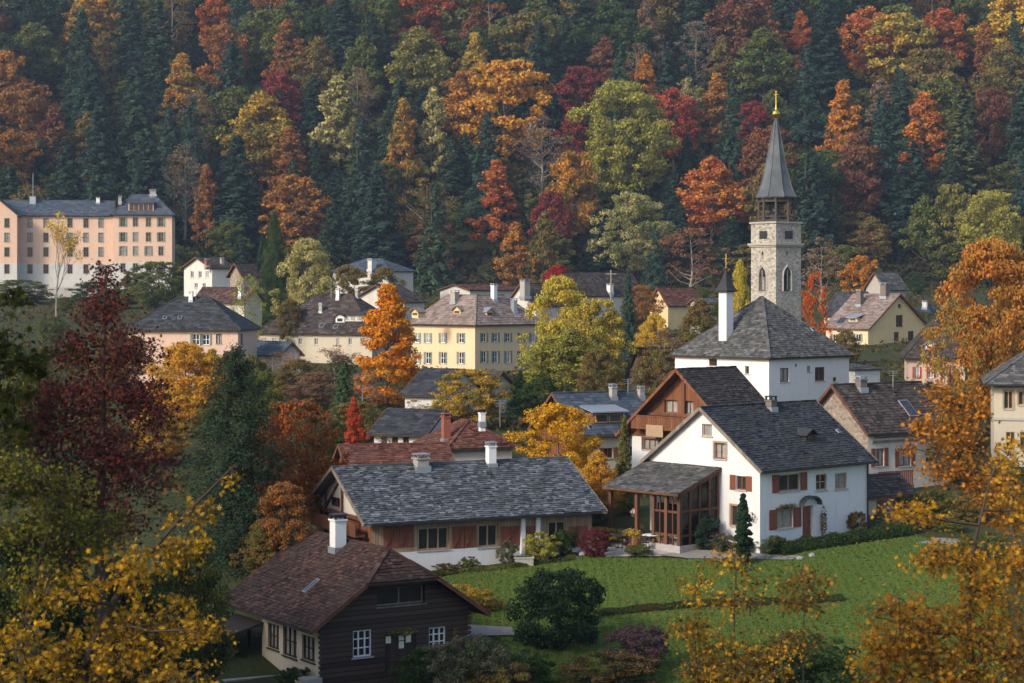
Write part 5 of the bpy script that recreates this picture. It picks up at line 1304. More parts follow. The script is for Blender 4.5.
vtree('mr1', 542, 378, 180, 56, 'dkgreen', 'green', 'dark green broad tree behind the golden orange tree')
vtree('mr0', 846, 330, 262, 30, 'olive', 'brn', 'small olive bush tree by the ochre house corner')
vtree('mr2', 880, 366, 262, 40, 'olive', 'olive2', 'olive shrub tree under the ochre gable windows')
vtree('mr0', 884, 290, 372, 30, 'olive', 'green', 'little olive tree behind the far blue roof')
vtree('ms1', 930, 384, 158, 70, 'dkgreen', 'spruce', 'dark evergreen tree left of the pale house at the right edge', name='conifer_tree')
vtree('mr1', 992, 242, 175, 108, (.46, .17, .03), (.36, .19, .04), 'big orange maple rising above the pale house at the right edge')
vtree('lo', 952, 300, 165, 62, (.42, .17, .03), 'olive2', 'rust-orange tree in front of the big orange maple')
vtree('mr2', 1010, 280, 185, 70, 'olive2', 'oran', 'olive-orange tree at the right edge behind the pale house')
vtree('mr2', 952, 398, 140, 56, 'brn', 'olive2', 'brown and olive tree left of the pale house wall')
vtree('cy', 743, 494, 115.5, 15, 'dkgreen', 'spruce', 'slim dark green cypress against the white house gable', name='cypress_tree')
vtree('mr1', 14, 352, 150, 80, 'dkgreen', 'olive', 'dark olive tree behind the near twigs at the left edge')
vtree('mr0', 120, 330, 215, 56, 'brn', 'olive', 'brown tree left of the dark-roofed house')

for i, (key, px, tp, d, w, a, b, lab) in enumerate((('mr0', 20, 280, 372, 60, 'green', 'olive', 'dark green bushy tree below the left end of the hotel wall'), ('mr1', 92, 282, 368, 46, 'dkgreen', 'green', 'dark hedge-like tree in front of the pale hotel ground floor'), ('mr2', 128, 276, 360, 36, 'olive', 'dkgreen', 'dark olive tree at the hotel corner behind the wine-red tree'),
        ('mr1', 176, 352, 190, 48, 'gold', 'brn', 'yellow-brown tree in front of the pink end wall'), ('mr2', 212, 350, 176, 44, 'gold', 'olive2', 'yellow-olive tree right of the yellow-brown one'), ('mr0', 262, 372, 160, 44, 'olive', 'green', 'green-olive tree just right of the large dark conifer top'), ('mr1', 290, 300, 268, 30, 'olive', 'brn', 'small olive tree at the left end of the cream row house'),
        ('mr2', 120, 560, 88, 130, 'dkgreen', 'green', 'dark broad tree behind the near yellow maple'), ('mr0', 185, 545, 92, 90, 'dkgreen', 'olive', 'dark green tree between the near yellow maple and the log chalet'), ('mr1', 40, 520, 84, 120, 'dkgreen', 'green', 'dark tree at the left edge below the wine-red tree'),
        ('mr0', 640, 286, 300, 40, 'brn', 'rust', 'russet bush tree right of the utility pole'), ('mr2', 720, 300, 285, 34, 'dkgreen', 'olive', 'dark bush tree behind the bell turret'), ('mr1', 598, 350, 190, 44, 'olive', 'brn', 'olive-brown tree above the blue roof ridge'), ('mr0', 640, 392, 160, 30, 'dkgreen', 'brn', 'dark bush tree at the right end of the blue roof'),
        ('mr1', 410, 372, 160, 0, 'brn', 'brn', ''))):
    if lab: vtree(key, px, tp, d, w, a, b, lab)
for i, (px, tp, d, w, a, b, lab) in enumerate(((275, 352, 215, 46, 'mauve', 'brn', 'mauve-brown thin tree left of the bare mauve bushy tree'), (318, 372, 200, 52, 'brn', 'mauve', 'brown-mauve thicket tree below the cream row house'), (362, 372, 196, 40, 'grey', 'mauve', 'greyish bare bush tree at the foot of the bright orange tree'), (228, 352, 205, 40, 'olive', 'brn', 'olive thin tree under the pink end wall'), (415, 400, 176, 40, 'brn', 'olive', 'brown bush tree left of the small olive-gold tree'), (505, 384, 200, 36, 'brn', 'grey', 'greyish brown tree beside the grey-brown outbuilding'), (700, 345, 182, 40, 'brn', 'grey', 'grey-brown tree against the parish hall left wall'), (672, 372, 172, 36, 'olive', 'brn', 'brown-olive tree left of the wooden gable peak'), (348, 266, 322, 44, 'olive', 'brn', 'olive bush tree below the slate blue house'), (384, 268, 326, 40, 'brn', 'olive', 'brown bush tree right below the white chimney block'))):
    vtree(('mb0', 'mr1', 'mb1', 'mr2')[i % 4] if i < 8 else 'mr1', px, tp, d, w, a, b, lab)
for i, (x, y, H, Rr, k) in enumerate(((-23.5, 58, 26, 5.5, 'mr0'), (-29, 70, 29, 6, 'mr1'), (-35, 84, 27, 6, 'ms1'), (-24, 44, 25, 5, 'mr2'), (-20, 31, 24, 5, 'mr0'), (-33, 54, 29, 6, 'ms1'), (-18, 17, 24, 5, 'mr1'), (-19, 3, 24, 5.5, 'mr2'), (-40, 72, 30, 6, 'mr2'))):
    place(k, x, y, H, Rr, C['dkgreen'], C['olive'], 'tall dark woodland tree on the near slope just beyond the left picture edge', 'tree', 'woodland trees beyond the left picture edge', 'broadleaf_tree')
# shrubs: px, foot row on the ground, width, height px
def shrub(px, foot, wpx, hpx, a, b, label, key='bu0', name='shrub', group=None, d=None):
    if d is None: x, d = ghit(px, foot)
    else: x = (px - 512) * d / F
    s = d / F; return place(key, x, d, hpx * s * 1.05, wpx * s / 2, C[a] if isinstance(a, str) else a, C[b] if isinstance(b, str) else b, label, 'shrub', group, name, z=float(gz(x, d)) - .05)
SH = [(540, 562, 34, 28, 'olive2', 'lime', 'yellow-green round bush in front of the farmhouse doors'), (565, 556, 22, 26, 'green', 'dkgreen', 'dark green round bush beside the yellow-green one'),
 (597, 557, 30, 28, (.16, .035, .035), (.10, .03, .03), 'dark red round bush at the right end of the farmhouse'), (508, 566, 20, 24, 'green', 'grey', 'grey-green loose bush under the farmhouse window'),
 (470, 571, 18, 14, 'green', 'olive', 'small green shrub at the farmhouse plinth'), (448, 573, 24, 10, 'dkgreen', 'brn', 'low dark shrub at the left end of the farmhouse plinth'),
 (600, 542, 56, 14, 'lime', 'yel', 'yellow flowering bush bank behind the terrace tables'), (700, 549, 36, 34, 'dkgreen', 'blue', 'dark loose shrub in front of the glazed porch'),
 (722, 552, 24, 18, 'dkgreen', 'grey', 'small grey-green shrub left of the cypress'), (772, 552, 28, 16, 'green', 'olive', 'green shrub right of the cypress'),
 (858, 534, 20, 22, 'dkgreen', 'brn', 'dark reddish shrub at the right corner of the white house'), (892, 528, 26, 16, 'olive', 'grey', 'olive grey shrub under the annex window'),
 (908, 524, 26, 14, 'green', 'olive2', 'yellow-green shrub at the end of the hedge'), (893, 502, 34, 16, 'green', 'dkgreen', 'green leafy shrub under the red wooden balcony'),
 (640, 668, 62, 40, (.13, .07, .085), (.10, .065, .06), 'purple heather-like bush on the lower lawn'), (610, 690, 90, 34, 'dkgreen', 'brn', 'dark bush left of the orange saplings'),
 (528, 692, 48, 40, 'dkgreen', 'green', 'low dark evergreen bush below the round green bush'), (470, 706, 80, 66, 'green', 'grey', 'loose green rose bush in front of the log chalet'),
 (505, 706, 70, 42, 'brn', 'olive2', 'brown and straw coloured bush right of the log chalet'), (425, 700, 60, 50, 'dkgreen', 'green', 'leafy bush below the chalet balcony'),
 (468, 612, 48, 26, 'olive', 'gold', 'autumn-coloured low shrub on the lawn above the chalet roof edge'), (295, 694, 30, 26, 'green', 'dkgreen', 'small green bush below the chalet side windows'),
 (640, 556, 26, 12, 'green', 'olive', 'low green border plant at the terrace edge'), (590, 524, 40, 22, 'dkgreen', 'olive', 'dark shrub behind the terrace'),
 (800, 690, 110, 52, 'dkgreen', 'green', 'dark green shrub mass below the right sapling'), (915, 512, 30, 18, 'olive', 'green', 'olive bush right of the annex roof'), (938, 516, 34, 24, 'dkgreen', 'olive', 'dark bush between the annex and the pale house'), (950, 532, 30, 16, 'green', 'olive2', 'low green bush beside the gravel drive'), (925, 528, 24, 14, 'brn', 'olive', 'brown bush at the bend of the gravel drive'),
 (968, 522, 44, 26, 'olive', 'brn', 'olive-brown bush below the pale house'), (985, 560, 50, 24, 'olive', 'green', 'olive bush at the right end of the lawn'), (730, 700, 100, 40, 'brn', 'green', 'brown-green undergrowth bush at the foot of the saplings')]
for i, q in enumerate(SH): shrub(*q, key='bu%d' % (i % 4))
x, d = ghit(559, 648)
place('bu1', x, d, 80 * d / F, 47 * d / F, (.022, .042, .018), (.045, .07, .034), 'large round dark green bush on the lawn beside the log chalet', 'shrub', None, 'round_bush', z=float(gz(x, d)) - .1)
x2, d2 = ghit(590, 640)
# hedges, ground cover --------------------------------------------------------
def hedge(pts, w, h, col, col2, name, label, cat='hedge', n=260, kind=None, ls=.055):
    rng = np.random.default_rng(len(label)); P = []; Nn = []
    g = [ghit(*p) for p in pts]
    for (xa, ya), (xb, yb) in zip(g[:-1], g[1:]):
        L = math.hypot(xb - xa, yb - ya); m = int(L * n); t = rng.random(m); nx, ny = -(yb - ya) / L, (xb - xa) / L
        g2 = rng.random(m) * math.pi; rr = rng.uniform(.8, 1.06, m); o = np.cos(g2) * w / 2 * rr; zz = np.abs(np.sin(g2)) ** .5 * h * rr * (1 + .12 * np.sin(t * L * 3.1))
        x, y = xa + (xb - xa) * t + nx * o, ya + (yb - ya) * t + ny * o
        P.append(np.stack([x, y, gz(x, y) + zz * rng.uniform(.1, 1, m) ** .3], 1)); Nn.append(np.stack([nx * np.cos(g2), ny * np.cos(g2), np.sin(g2)], 1) + rng.normal(size=(m, 3)) * .5)
    P = np.concatenate(P); Nn = np.concatenate(Nn); m = len(P)
    me = np_mesh(name, *leaf_quads(P, Nn, ls * rng.uniform(.6, 1.3, m), rng.random(m), rng), M['leaf'])
    o = bpy.data.objects.new(name, me); COL.objects.link(o); o['col1'] = [float(v) for v in col]; o['col2'] = [float(v) for v in col2]; tag(o, label, cat, kind=kind); return o
hedge([(778, 556), (800, 551), (850, 544), (885, 538), (914, 533)], .9, .75, C['dkgreen'], C['green'], 'hedge', 'low clipped green hedge along the lawn in front of the white house', n=1500)
hedge([(596, 617), (640, 612), (700, 607), (760, 605), (800, 604), (842, 601)], .55, .36, (.09, .065, .03), (.05, .075, .025), 'low_hedge', 'low dark ragged hedge strip running across the lower lawn', n=1100)
hedge([(455, 616), (480, 612), (505, 608)], .8, .5, C['olive'], C['gold'], 'flower_border', 'low yellowish plant border on the lawn behind the chalet roof', 'flower bed', n=900)
hedge([(430, 577), (470, 572), (505, 569), (530, 566), (575, 560)], .5, .3, C['dkgreen'], C['olive'], 'plant_border', 'narrow planted border along the farmhouse front', 'flower bed', n=900)
hedge([(780, 548), (800, 545), (845, 538), (866, 534)], .6, .3, C['dkgreen'], C['brn'], 'house_border', 'narrow planted border along the front wall of the white house', 'flower bed', n=900)

def cover(name, label, n, xr, yr, hfun, cols, seed, ls, keep=None, clump=9):
    rng = np.random.default_rng(seed); y = rng.uniform(yr[0], yr[1], n); x = rng.uniform(-1, 1, n) * (y * xr)
    if keep is not None: k = keep(x, y); x, y = x[k], y[k]
    h = hfun(rng, len(x)); m = clump; d = unit(rng, len(x) * m); d[:, 2] = np.abs(d[:, 2])
    c = np.repeat(np.stack([x, y, gz(x, y)], 1), m, 0); hh = np.repeat(h, m)[:, None]
    P = c + d * hh * np.array([1, 1, .9]) * rng.uniform(.5, 1, (len(d), 1)); T = np.clip(np.repeat(rng.random(len(x)), m) * .7 + rng.random(len(d)) * .35, 0, 1)
    me = np_mesh(name, *leaf_quads(P, d + rng.normal(size=d.shape) * .5, ls * np.repeat(h, m) ** .4 * rng.uniform(.7, 1.3, len(d)), T, rng), M['leaf'])
    o = bpy.data.objects.new(name, me); COL.objects.link(o); o['col1'] = list(cols[0]); o['col2'] = list(cols[1]); tag(o, label, 'undergrowth', kind='stuff'); return o
def free(x, y):
    """keep ground cover out of the houses"""
    ok = np.ones(len(x), bool)
    for O, a, b, L, Wd in FOOT:
        u = (x - O.x) * a.x + (y - O.y) * a.y; v = (x - O.x) * b.x + (y - O.y) * b.y
        ok &= ~((u > -1.4) & (u < L + 1.4) & (v > -1.4) & (v < Wd + 1.4))
    return ok
cover('forest_undergrowth', 'dark brushy undergrowth on the forest floor', 15000, .31, (426, 590), lambda r, n: r.uniform(.8, 2.6, n), ((.02, .03, .016), (.05, .04, .018)), 3, .55)
cover('village_undergrowth', 'olive and brown shrubs and weeds growing between the houses', 5200, .30, (128, 426), lambda r, n: r.uniform(.4, 1.5, n), ((.05, .055, .018), (.13, .085, .035)), 4, .26, free, 14)
cover('slope_undergrowth', 'dark brambles and weeds on the near slope', 4200, .34, (38, 94), lambda r, n: r.uniform(.3, .9, n), ((.03, .045, .015), (.09, .06, .025)), 5, .13, free, 22)
def lawn_grass():
    rng = np.random.default_rng(8); me0 = bpy.data.objects['lawn'].data; P = []
    for f in me0.polygons:
        if f.area < .01: continue
        n = rng.poisson(f.area * 90); vs = np.array([me0.vertices[i].co[:] for i in f.vertices])
        w = rng.dirichlet(np.ones(len(vs)), n); P.append(w @ vs)
    P = np.concatenate(P); n = len(P); h = rng.uniform(.03, .075, n) ; P[:, 2] += h * .5
    me = np_mesh('lawn_grass', *leaf_quads(P, rng.normal(size=(n, 3)) * np.array([1, 1, .45]), h, rng.random(n), rng, .6), M['leaf_grass'])
    o = bpy.data.objects.new('lawn_grass', me); COL.objects.link(o); o['col1'] = [.09, .132, .026]; o['col2'] = [.15, .17, .042]; tag(o, 'short green grass blades covering the sloping lawn', 'grass', kind='stuff')
    m = 260; Q = P[rng.integers(0, n, m)] + np.array([0, 0, .05]); me = np_mesh('fallen_leaves', *leaf_quads(Q, rng.normal(size=(m, 3)) * .4 + np.array([0, 0, 1]), .07 * rng.uniform(.6, 1.4, m), rng.random(m), rng), M['leaf'])
    o = bpy.data.objects.new('fallen_leaves', me); COL.objects.link(o); o['col1'] = list(C['gold']); o['col2'] = list(C['brn']); tag(o, 'fallen yellow and brown leaves scattered on the lawn', 'leaves', kind='stuff')
lawn_grass()
# individually standing garden shrubs in the village
rs = random.Random(9); k = 0
VG = [('olive', 'green', 'mr0', 'olive'), ('brn', 'olive', 'mr1', 'brown'), ('dkgreen', 'green', 'mr2', 'dark green'), ('mauve', 'brn', 'mb0', 'reddish twiggy'), ('gold', 'olive', 'mr1', 'golden')]
while k < 70:
    y = rs.uniform(136, 420); x = rs.uniform(-.27, .27) * y; px = 512 + x * F / y
    if not free(np.array([x]), np.array([y]))[0] : continue
    if (660 < px < 860 and y < 175) or (y < 180 and 560 < px < 900): continue
    if 395 < px < 550 and y < 250: continue
    a, b, key, w = rs.choice(VG); H = rs.uniform(2.0, 4.6); k += 1
    place(key, x, y, H, H * rs.uniform(.42, .6), C[a], C[b], '%s garden bush growing among the houses of the village' % w, 'shrub', '%s garden bushes among the village houses' % w, 'garden_bush', rot=rs.uniform(0, 6.28))

# ---- near trees with lobed leaves: world-space skeletons --------------------
def near_tree(name, label, trunk, blobs, nleaf, size, c1, c2, seed, maple=True, r0=.14, twig=.012, per=14, crown_name='foliage', hang=.5, spread=.22):
    """trunk: list of (px,py,d); blobs: (px,py,d, rx px, ry px, rd m, weight)"""
    rng = np.random.default_rng(seed); rr = random.Random(seed)
    tp = [W3(*p) for p in trunk]; base = tp[0].copy(); base.z = float(gz(base.x, base.y)) - .3; tp = [base] + tp[1:] if abs(tp[0].z - base.z) < .5 else [base] + tp
    org = base.copy(); mb = MB(); n = len(tp)
    radii = [r0 * (1 - .85 * i / (n - 1)) for i in range(n)]
    mb.tube([p - org for p in tp], radii, 8)
    wsum = sum(b[6] for b in blobs); P = []; Nn = []; T = []
    nodes = [tp[i].lerp(tp[i + 1], f) for i in range(n - 1) for f in (.0, .25, .5, .75)][2:] + [tp[-1]]
    for b in blobs:
        c = W3(b[0], b[1], b[2]); s = b[2] / F; m = max(2, int(nleaf * b[6] / wsum / per))
        near = min(nodes, key=lambda q: (q - c).length + max(0, q.z - c.z) * 2.5)
        mid = near.lerp(c, .55) + Vector((rr.uniform(-.2, .2), rr.uniform(-.2, .2), -.06 * (c - near).length)); mb.tube([near - org, mid - org, c - org], [r0 * .3, r0 * .2, r0 * .09], 5, cap=False)
        hubs = [mid, c]
        for k in range(max(3, m // 7)):
            v = unit(rng, 1)[0] * rng.uniform(.35, .75); h = c + Vector((v[0] * b[3] * s, v[1] * b[5], v[2] * b[4] * s)); q = min(hubs, key=lambda u: (u - h).length)
            mb.tube([q - org, q.lerp(h, .5) - org + Vector((0, 0, .04)), h - org], [twig * 1.9, twig * 1.5, twig], 4, cap=False); hubs.append(h)
        for k in range(m):
            v = unit(rng, 1)[0] * rng.random() ** .42; e = c + Vector((v[0] * b[3] * s, v[1] * b[5], v[2] * b[4] * s)); q = min(hubs, key=lambda u: (u - e).length)
            mb.tube([q - org, q.lerp(e, .6) - org + Vector((0, 0, .02)), e - org], [twig * .9, twig * .7, twig * .4], 3, cap=False)
            L = (e - q).length; ax = np.array((e - q).normalized() if L > 1e-4 else (0, 0, 1)); g = rng.integers(max(3, per // 2), per + per // 2)
            t = rng.uniform(.25, 1.08, g)[:, None]; pos = np.array(q) + (np.array(e) - np.array(q)) * t + rng.normal(size=(g, 3)) * spread * np.array([1, 1, .7]) - np.array([0, 0, 1]) * hang * size
            P.append(pos); Nn.append(rng.normal(size=(g, 3)) * .8 + np.array([0, -.2, .45])); tt = rng.random(); T.append(np.clip(tt * .95 - .1 + rng.random(g) * .35, 0, 1))
    P = np.concatenate(P) - np.array(org); Nn = np.concatenate(Nn); T = np.concatenate(T); m = len(P); sz = size * rng.uniform(.38, 1.35, m)
    q = leaf_maple(P, Nn, sz, T, rng) if maple else leaf_quads(P, Nn, sz, T, rng, .5)
    e = empty(name, org); tag(e, label, 'tree'); tr = mb.build('trunk', M['bark'], e, True)
    o = bpy.data.objects.new(crown_name, np_mesh(crown_name, *q, M['leaf_near'])); COL.objects.link(o); o.parent = e
    o['col1'] = [float(v) for v in c1]; o['col2'] = [float(v) for v in c2]; return e

near_tree('maple_tree', 'near yellow maple filling the lower left corner', [(70, 800, 36), (72, 730, 36), (90, 650, 36.3), (120, 590, 36.4), (170, 530, 36.5), (236, 464, 36.6)],
    [(90, 660, 36, 100, 46, 1.6, 9), (25, 650, 35, 55, 46, 1.4, 4), (150, 625, 36.5, 55, 48, 1.2, 5), (130, 570, 36, 46, 34, 1.0, 3.6), (178, 550, 36.5, 34, 36, .8, 3), (203, 512, 36.6, 22, 20, .5, 1.2), (200, 630, 35.5, 30, 24, .6, 1.5), (70, 590, 36, 50, 34, 1.2, 3), (233, 478, 36.6, 7, 20, .2, .3), (60, 700, 35.5, 90, 36, 1.5, 4), (170, 680, 35.5, 60, 30, 1, 3)],
    6200, .066, (.64, .345, .024), (.28, .175, .03), 11, r0=.13, twig=.008, spread=.11)
near_tree('maple_tree', 'dark green and yellow leafed maple behind the near yellow maple on the left', [(20, 760, 46), (22, 640, 46), (40, 560, 46), (60, 490, 46)],
    [(40, 520, 46, 60, 46, 1.6, 6), (15, 470, 45.5, 36, 34, 1.2, 3), (95, 530, 46, 40, 34, 1.2, 3), (30, 590, 46, 60, 50, 1.4, 5), (70, 480, 46, 30, 20, 1., 1.2)],
    4200, .066, (.055, .075, .02), (.30, .25, .035), 12, r0=.13, twig=.009, spread=.18)
near_tree('red_tree', 'tall dark wine-red tree on the left in front of the village', [(100, 560, 62), (102, 460, 62), (103, 360, 62), (106, 268, 62)],
    [(106, 280, 62, 11, 24, .5, 1.2), (103, 315, 62, 24, 26, 1, 2.4), (75, 350, 62, 34, 26, 1.4, 3), (130, 350, 62, 34, 28, 1.4, 3.2), (100, 390, 62, 66, 34, 2, 6), (50, 410, 62, 34, 40, 1.6, 4), (150, 405, 62, 30, 34, 1.6, 3.4), (95, 445, 62, 80, 36, 2.4, 8), (60, 490, 62, 60, 36, 2, 5), (130, 480, 62, 50, 36, 2, 4), (95, 530, 62, 70, 30, 2, 5)],
    15000, .078, (.17, .042, .032), (.085, .03, .028), 13, r0=.22, twig=.014, spread=.26)
near_tree('leafy_tree', 'closest dark green and yellow twigs hanging in at the left edge', [(-90, 760, 22), (-80, 600, 22), (-60, 450, 22), (-45, 330, 22)],
    [(12, 300, 22, 22, 20, .3, 1.2), (8, 345, 22, 34, 22, .4, 2), (30, 365, 22.2, 40, 12, .4, 1.6), (5, 395, 22, 26, 26, .4, 1.6), (10, 430, 22, 26, 20, .4, 1.4), (55, 355, 22.3, 26, 8, .3, .7), (-10, 480, 22, 26, 40, .4, 1.6)],
    760, .058, (.030, .045, .012), (.13, .12, .02), 14, r0=.09, twig=.006, per=6, spread=.08)
near_tree('maple_tree', 'orange and yellow maple filling the lower right corner', [(975, 790, 42), (975, 700, 42), (968, 610, 42), (975, 540, 42), (990, 480, 42)],
    [(960, 630, 42, 85, 48, 1.6, 9), (900, 625, 41.5, 46, 40, 1.2, 5), (880, 668, 41.5, 42, 38, 1.2, 5), (1000, 580, 42, 50, 48, 1.4, 6), (955, 560, 42, 50, 30, 1.2, 4), (1000, 660, 41.5, 60, 50, 1.4, 6), (940, 695, 41.5, 80, 36, 1.4, 5), (935, 665, 41.2, 40, 26, 1.0, 3.5), (1012, 510, 42, 28, 34, 1.0, 2.6), (925, 512, 42, 24, 12, .8, 1.1), (900, 508, 41.8, 20, 8, .5, .6), (1008, 455, 42, 20, 30, .9, 1.2)],
    10500, .066, (.66, .34, .03), (.30, .14, .028), 15, r0=.12, twig=.008, spread=.16)
near_tree('maple_tree', 'orange-brown leafed tree reaching up the right edge in front of the dark evergreen', [(1050, 760, 58), (1040, 640, 58), (1010, 520, 58), (975, 430, 58), (950, 385, 58)],
    [(945, 400, 58, 22, 18, .9, 1.8), (925, 430, 58, 16, 18, .8, 1.2), (958, 440, 58, 30, 22, 1., 2.4), (940, 468, 58, 32, 14, 1., 1.8), (985, 485, 58, 34, 28, 1.2, 2.6), (975, 410, 58, 22, 24, 1, 1.6), (908, 448, 58, 10, 8, .5, .4)],
    3600, .075, (.52, .22, .03), (.32, .13, .03), 16, r0=.13, twig=.009, spread=.18)
near_tree('sapling', 'left orange and yellow leafed sapling in front of the lawn', [(735, 750, 50), (735, 690, 50), (734, 620, 50), (736, 570, 50), (731, 545, 50)],
    [(732, 660, 50, 60, 34, 1.2, 5), (700, 640, 50, 40, 28, .9, 2.4), (745, 600, 50, 34, 26, .9, 2), (695, 590, 50, 22, 24, .6, 1.1), (723, 560, 50, 22, 14, .5, .8), (750, 570, 50, 16, 12, .5, .5), (690, 630, 49.6, 18, 14, .5, .8), (780, 650, 50, 36, 28, .9, 2), (735, 690, 50, 80, 26, 1.2, 3.5)],
    3600, .068, (.13, .10, .03), (.56, .30, .03), 17, r0=.05, twig=.009, spread=.18)
near_tree('sapling', 'right sparse brown-leafed sapling in front of the lawn', [(803, 750, 52), (803, 690, 52), (804, 620, 52), (806, 560, 52)],
    [(803, 575, 52, 20, 14, .5, 1), (800, 605, 52, 34, 16, .8, 1.5), (815, 590, 52, 22, 12, .6, .8), (800, 640, 52, 36, 18, .9, 1.5), (790, 585, 52, 14, 8, .4, .5)],
    1100, .066, (.12, .10, .03), (.34, .17, .03), 18, r0=.035, twig=.008, spread=.18)

# ---- terrace furniture and small things -------------------------------------
def table(px, foot, label, cloth):
    x, d = ghit(px, foot); e = empty('garden_table', (x, d, float(gz(x, d)) + .06)); tag(e, label, 'table', 'tables on the terrace')
    mb = MB(); mb.lathe([(.55, .70), (.56, .72), (.55, .74)], 16); mb.build('table_top', M[cloth], e)
    mb = MB(); mb.tube([(0, 0, .02), (0, 0, .7)], .035, 6)
    for k in range(3): g = k * 2.094; mb.beam((0, 0, .03), (.32 * math.cos(g), .32 * math.sin(g), .03), .05, .04)
    mb.build('leg', M['dmetal'], e); return x, d
def chair_at(x, y, rz, label):
    e = empty('garden_chair', (x, y, float(gz(x, y)) + .06), rz); tag(e, label, 'chair', 'dark chairs around the terrace tables')
    mb = MB(); mb.box(-.22, .22, -.22, .22, .43, .47); mb.build('seat', M['darkwood'], e)
    mb = MB()
    for k in range(4): mb.box(-.2, .2, .2, .225, .53 + k * .1, .59 + k * .1)
    for sx in (-.2, .17): mb.box(sx, sx + .03, .2, .23, .47, .95)
    mb.build('backrest', M['darkwood'], e)
    for sx in (-.2, .17):
        for sy in (-.2, .17): mb = MB(); mb.box(sx, sx + .03, sy, sy + .03, 0, .43); mb.build('leg', M['darkwood'], e)
TB = [(618, 549, 'small terrace table nearest the dark red bush', 'darkwood'), (651, 548, 'pale-topped terrace table in front of the porch post', 'cloth'), (634, 543, 'dark terrace table at the back under the porch edge', 'darkwood')]
for i, (px, ft, lab, cl) in enumerate(TB):
    x, d = table(px, ft, lab, cl)
    for k in range(3):
        g = 1.1 + k * 2.1 + i; chair_at(x + .85 * math.cos(g), d + .85 * math.sin(g), g - math.pi / 2, 'dark slatted chair drawn up to the %s terrace table' % ('left', 'middle', 'back')[i])
def planter(px, foot, w, h, label, a, b, dz=.06, d=None):
    x, dd = ghit(px, foot); e = empty('planter', (x, dd, float(gz(x, dd)) + dz)); tag(e, label, 'planter')
    mb = MB(); mb.lathe([(w * .36, 0), (w * .5, h), (w * .46, h), (w * .42, h - .05)], 12); mb.build('pot', M['terracotta'], e)
    rng = np.random.default_rng(px); n = 420; dd_ = unit(rng, n); P = dd_ * np.array([w * .75, w * .75, h * .8]) * rng.random((n, 1)) ** .4 + np.array([0, 0, h * 1.35])
    o = bpy.data.objects.new('flowers', np_mesh('flowers', *leaf_quads(P, dd_ + rng.normal(size=(n, 3)) * .4, .06 * np.ones(n), rng.random(n), rng), M['leaf'])); COL.objects.link(o); o.parent = e; o['col1'] = list(C[a]); o['col2'] = list(C[b])
planter(633, 547, .95, .5, 'planter of orange and yellow flowers between the terrace tables', 'gold', 'lime'); planter(664, 548, .8, .5, 'planter of yellow-green flowers by the porch post', 'yel', 'lime')
planter(748, 553, .5, .35, 'small pot of greenery at the foot of the cypress', 'green', 'olive')
def trough(px, foot, label, mat):
    x, d = ghit(px, foot); e = MB(); e.box(-.55, .55, -.3, .3, 0, .42); e.box(-.6, .6, -.35, .35, .42, .5); e.box(-.45, .45, -.22, .22, .5, .505, 1); o = e.build('stone_trough', [M[mat], M['ground']]); o.location = (x, d, float(gz(x, d)) + .05); tag(o, label, 'trough')
trough(675, 549, 'pale stone trough beside the porch post', 'ashlar'); trough(524, 566, 'pale stone block planter at the foot of the farmhouse post', 'ashlar')
# rocks by the farmhouse and house
rr = random.Random(2)
for px, ft, lab in ((575, 560, 'pale boulder left of the dark red bush'), (582, 556, 'second pale boulder against the dark red bush'), (812, 557, 'white garden stone on the lawn edge below the front door'), (800, 560, 'flat pale stone left of the white garden stone')):
    x, d = ghit(px, ft); mb = MB(); mb.lathe([(.18 * rr.uniform(.8, 1.2), -.1), (.34 * rr.uniform(.8, 1.2), .08), (.30 * rr.uniform(.8, 1.2), .26), (.14, .40), (.02, .44)], 7); o = mb.build('boulder', M['concrete']); o.location = (x, d, float(gz(x, d))); o.rotation_euler = (0, 0, rr.uniform(0, 6)); o.scale = (.75, .6, .55); tag(o, lab, 'stone')
# unidentified hanging shape under the porch roof, built as a flower basket
T = vil.T('L'); p = Vector(T(uB - 2.0, n_out - .8, 0)); Mx = Matrix.Translation((vil.O.x, vil.O.y, vil.zb)) @ Matrix.Rotation(vil.al, 4, 'Z'); wp = Mx @ Vector((p.x, p.y, 1.55))
e = empty('hanging_shape', wp); tag(e, 'unidentified hanging shape under the porch roof edge, built as a basket of white blossoms', 'hanging object')
mb = MB(); mb.lathe([(.1, -.12), (.24, .06), (.22, .08)], 10); mb.build('basket', M['darkwood'], e)
mb = MB()
for k in range(3): g = k * 2.09; mb.tube([(.22 * math.cos(g), .22 * math.sin(g), .07), (0, 0, .75)], .012, 4)
mb.build('hanger', M['dmetal'], e)
rng = np.random.default_rng(3); n = 200; dd_ = unit(rng, n); P = dd_ * .3 * rng.random((n, 1)) ** .4 + np.array([0, 0, .12])
o = bpy.data.objects.new('blossoms', np_mesh('blossoms', *leaf_quads(P, dd_, .06 * np.ones(n), rng.random(n), rng), M['leaf'])); COL.objects.link(o); o.parent = e; o['col1'] = [.7, .62, .58]; o['col2'] = [.55, .3, .25]
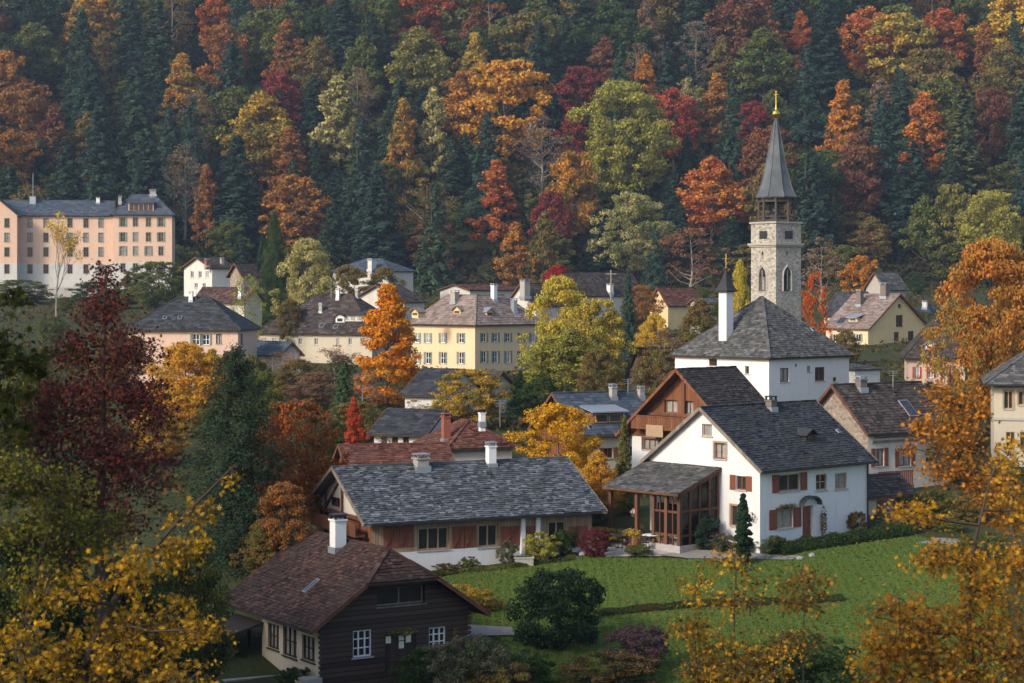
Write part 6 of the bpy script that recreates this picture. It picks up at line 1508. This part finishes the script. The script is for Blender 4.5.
# veranda bench and table at the chalet
Mv = Matrix.Translation((ver_h.O.x, ver_h.O.y, ver_h.zb)) @ Matrix.Rotation(ver_h.al, 4, 'Z')
wp = Mv @ Vector(ver_T(u_a + 1.0, 1.5, .12)); e = empty('wooden_table', wp, ver_h.al); tag(e, 'dark wooden table on the chalet veranda', 'table')
mb = MB(); mb.box(-.4, .4, -.7, .7, .70, .75); mb.build('table_top', M['darkwood'], e)
for sx in (-.33, .27):
    for sy in (-.6, .54): mb = MB(); mb.box(sx, sx + .06, sy, sy + .06, 0, .70); mb.build('leg', M['darkwood'], e)
wp = Mv @ Vector(ver_T(u_a + 1.9, 1.4, .12)); e = empty('wooden_bench', wp, ver_h.al); tag(e, 'dark wooden bench behind the veranda table', 'bench')
mb = MB(); mb.box(-.2, .2, -.7, .7, .42, .47); mb.build('seat', M['darkwood'], e); mb = MB(); mb.box(-.02, .02, -.7, .7, .55, .85); mb.box(-.02, .02, -.66, -.6, 0, .85); mb.box(-.02, .02, .6, .66, 0, .85); mb.build('backrest', M['darkwood'], e)
# wooden mast
p = W3(612 + 36, 300, 255); mb = MB(); z0 = float(gz(p.x, p.y)); zt = CZ - (270 - HY) * 255 / F
p = W3(611, 300, 255); mb.tube([(0, 0, -.3), (0, 0, zt - z0)], [.14, .09], 7); mb.beam((-.7, 0, zt - z0 - .5), (.7, 0, zt - z0 - .5), .1, .12); o = mb.build('utility_pole', M['bark_pale']); o.location = (p.x, p.y, z0); tag(o, 'tall thin wooden utility pole with crossbar beside the dark fir', 'pole')
# window boxes / climbing plants on walls
def plants_on(hs, side, px, py, w, hgt, a, b, name='window_flowers', n=260, off=.22):
    u, z = hs.uv(side, px, py); T = hs.T(side); rng = np.random.default_rng(int(px)); d = unit(rng, n)
    P = np.array([T(u + q[0] * w / 2, off + q[1] * .16, z + q[2] * hgt / 2) for q in d * rng.random((n, 1)) ** .4]); Nn = d + rng.normal(size=(n, 3)) * .4
    o = bpy.data.objects.new(name, np_mesh(name, *leaf_quads(P, Nn, .055 * rng.uniform(.7, 1.4, n), rng.random(n), rng), M['leaf'])); COL.objects.link(o); o.parent = hs.root; o['col1'] = list(C[a]); o['col2'] = list(C[b]); return o
plants_on(vil, 'R', 785, 506, 2.0, .35, 'green', 'grey', 'climbing_plant'); plants_on(vil, 'R', 821, 522, .5, 2.1, 'dkgreen', 'brn', 'climbing_plant', 320); plants_on(vil, 'L', 753, 517, .7, .7, 'grey', 'green', 'climbing_plant', 90)
plants_on(log_h, 'R', 400, 632, 1.7, .35, 'green', 'lime', 'door_greenery'); plants_on(log_h, 'R', 455, 640, .5, 1.5, 'green', 'brn', 'climbing_plant', 160)

# ---- the air ----------------------------------------------------------------
hz_m = bpy.data.materials.new('haze'); hz_m.use_nodes = True; nn = hz_m.node_tree.nodes
for q in list(nn):
    if q.type != 'OUTPUT_MATERIAL': nn.remove(q)
pv = nn.new('ShaderNodeVolumePrincipled'); pv.inputs['Color'].default_value = (.62, .76, .98, 1); pv.inputs['Density'].default_value = HAZE; pv.inputs['Anisotropy'].default_value = 0.2
hz_m.node_tree.links.new(pv.outputs[0], nn['Material Output'].inputs['Volume'])
mb = MB(); mb.box(-430, 430, -70, 810, 5, 265); o = mb.build('haze', hz_m); tag(o, 'thin bluish valley haze', 'haze', kind='stuff'); o.display_type = 'WIRE'
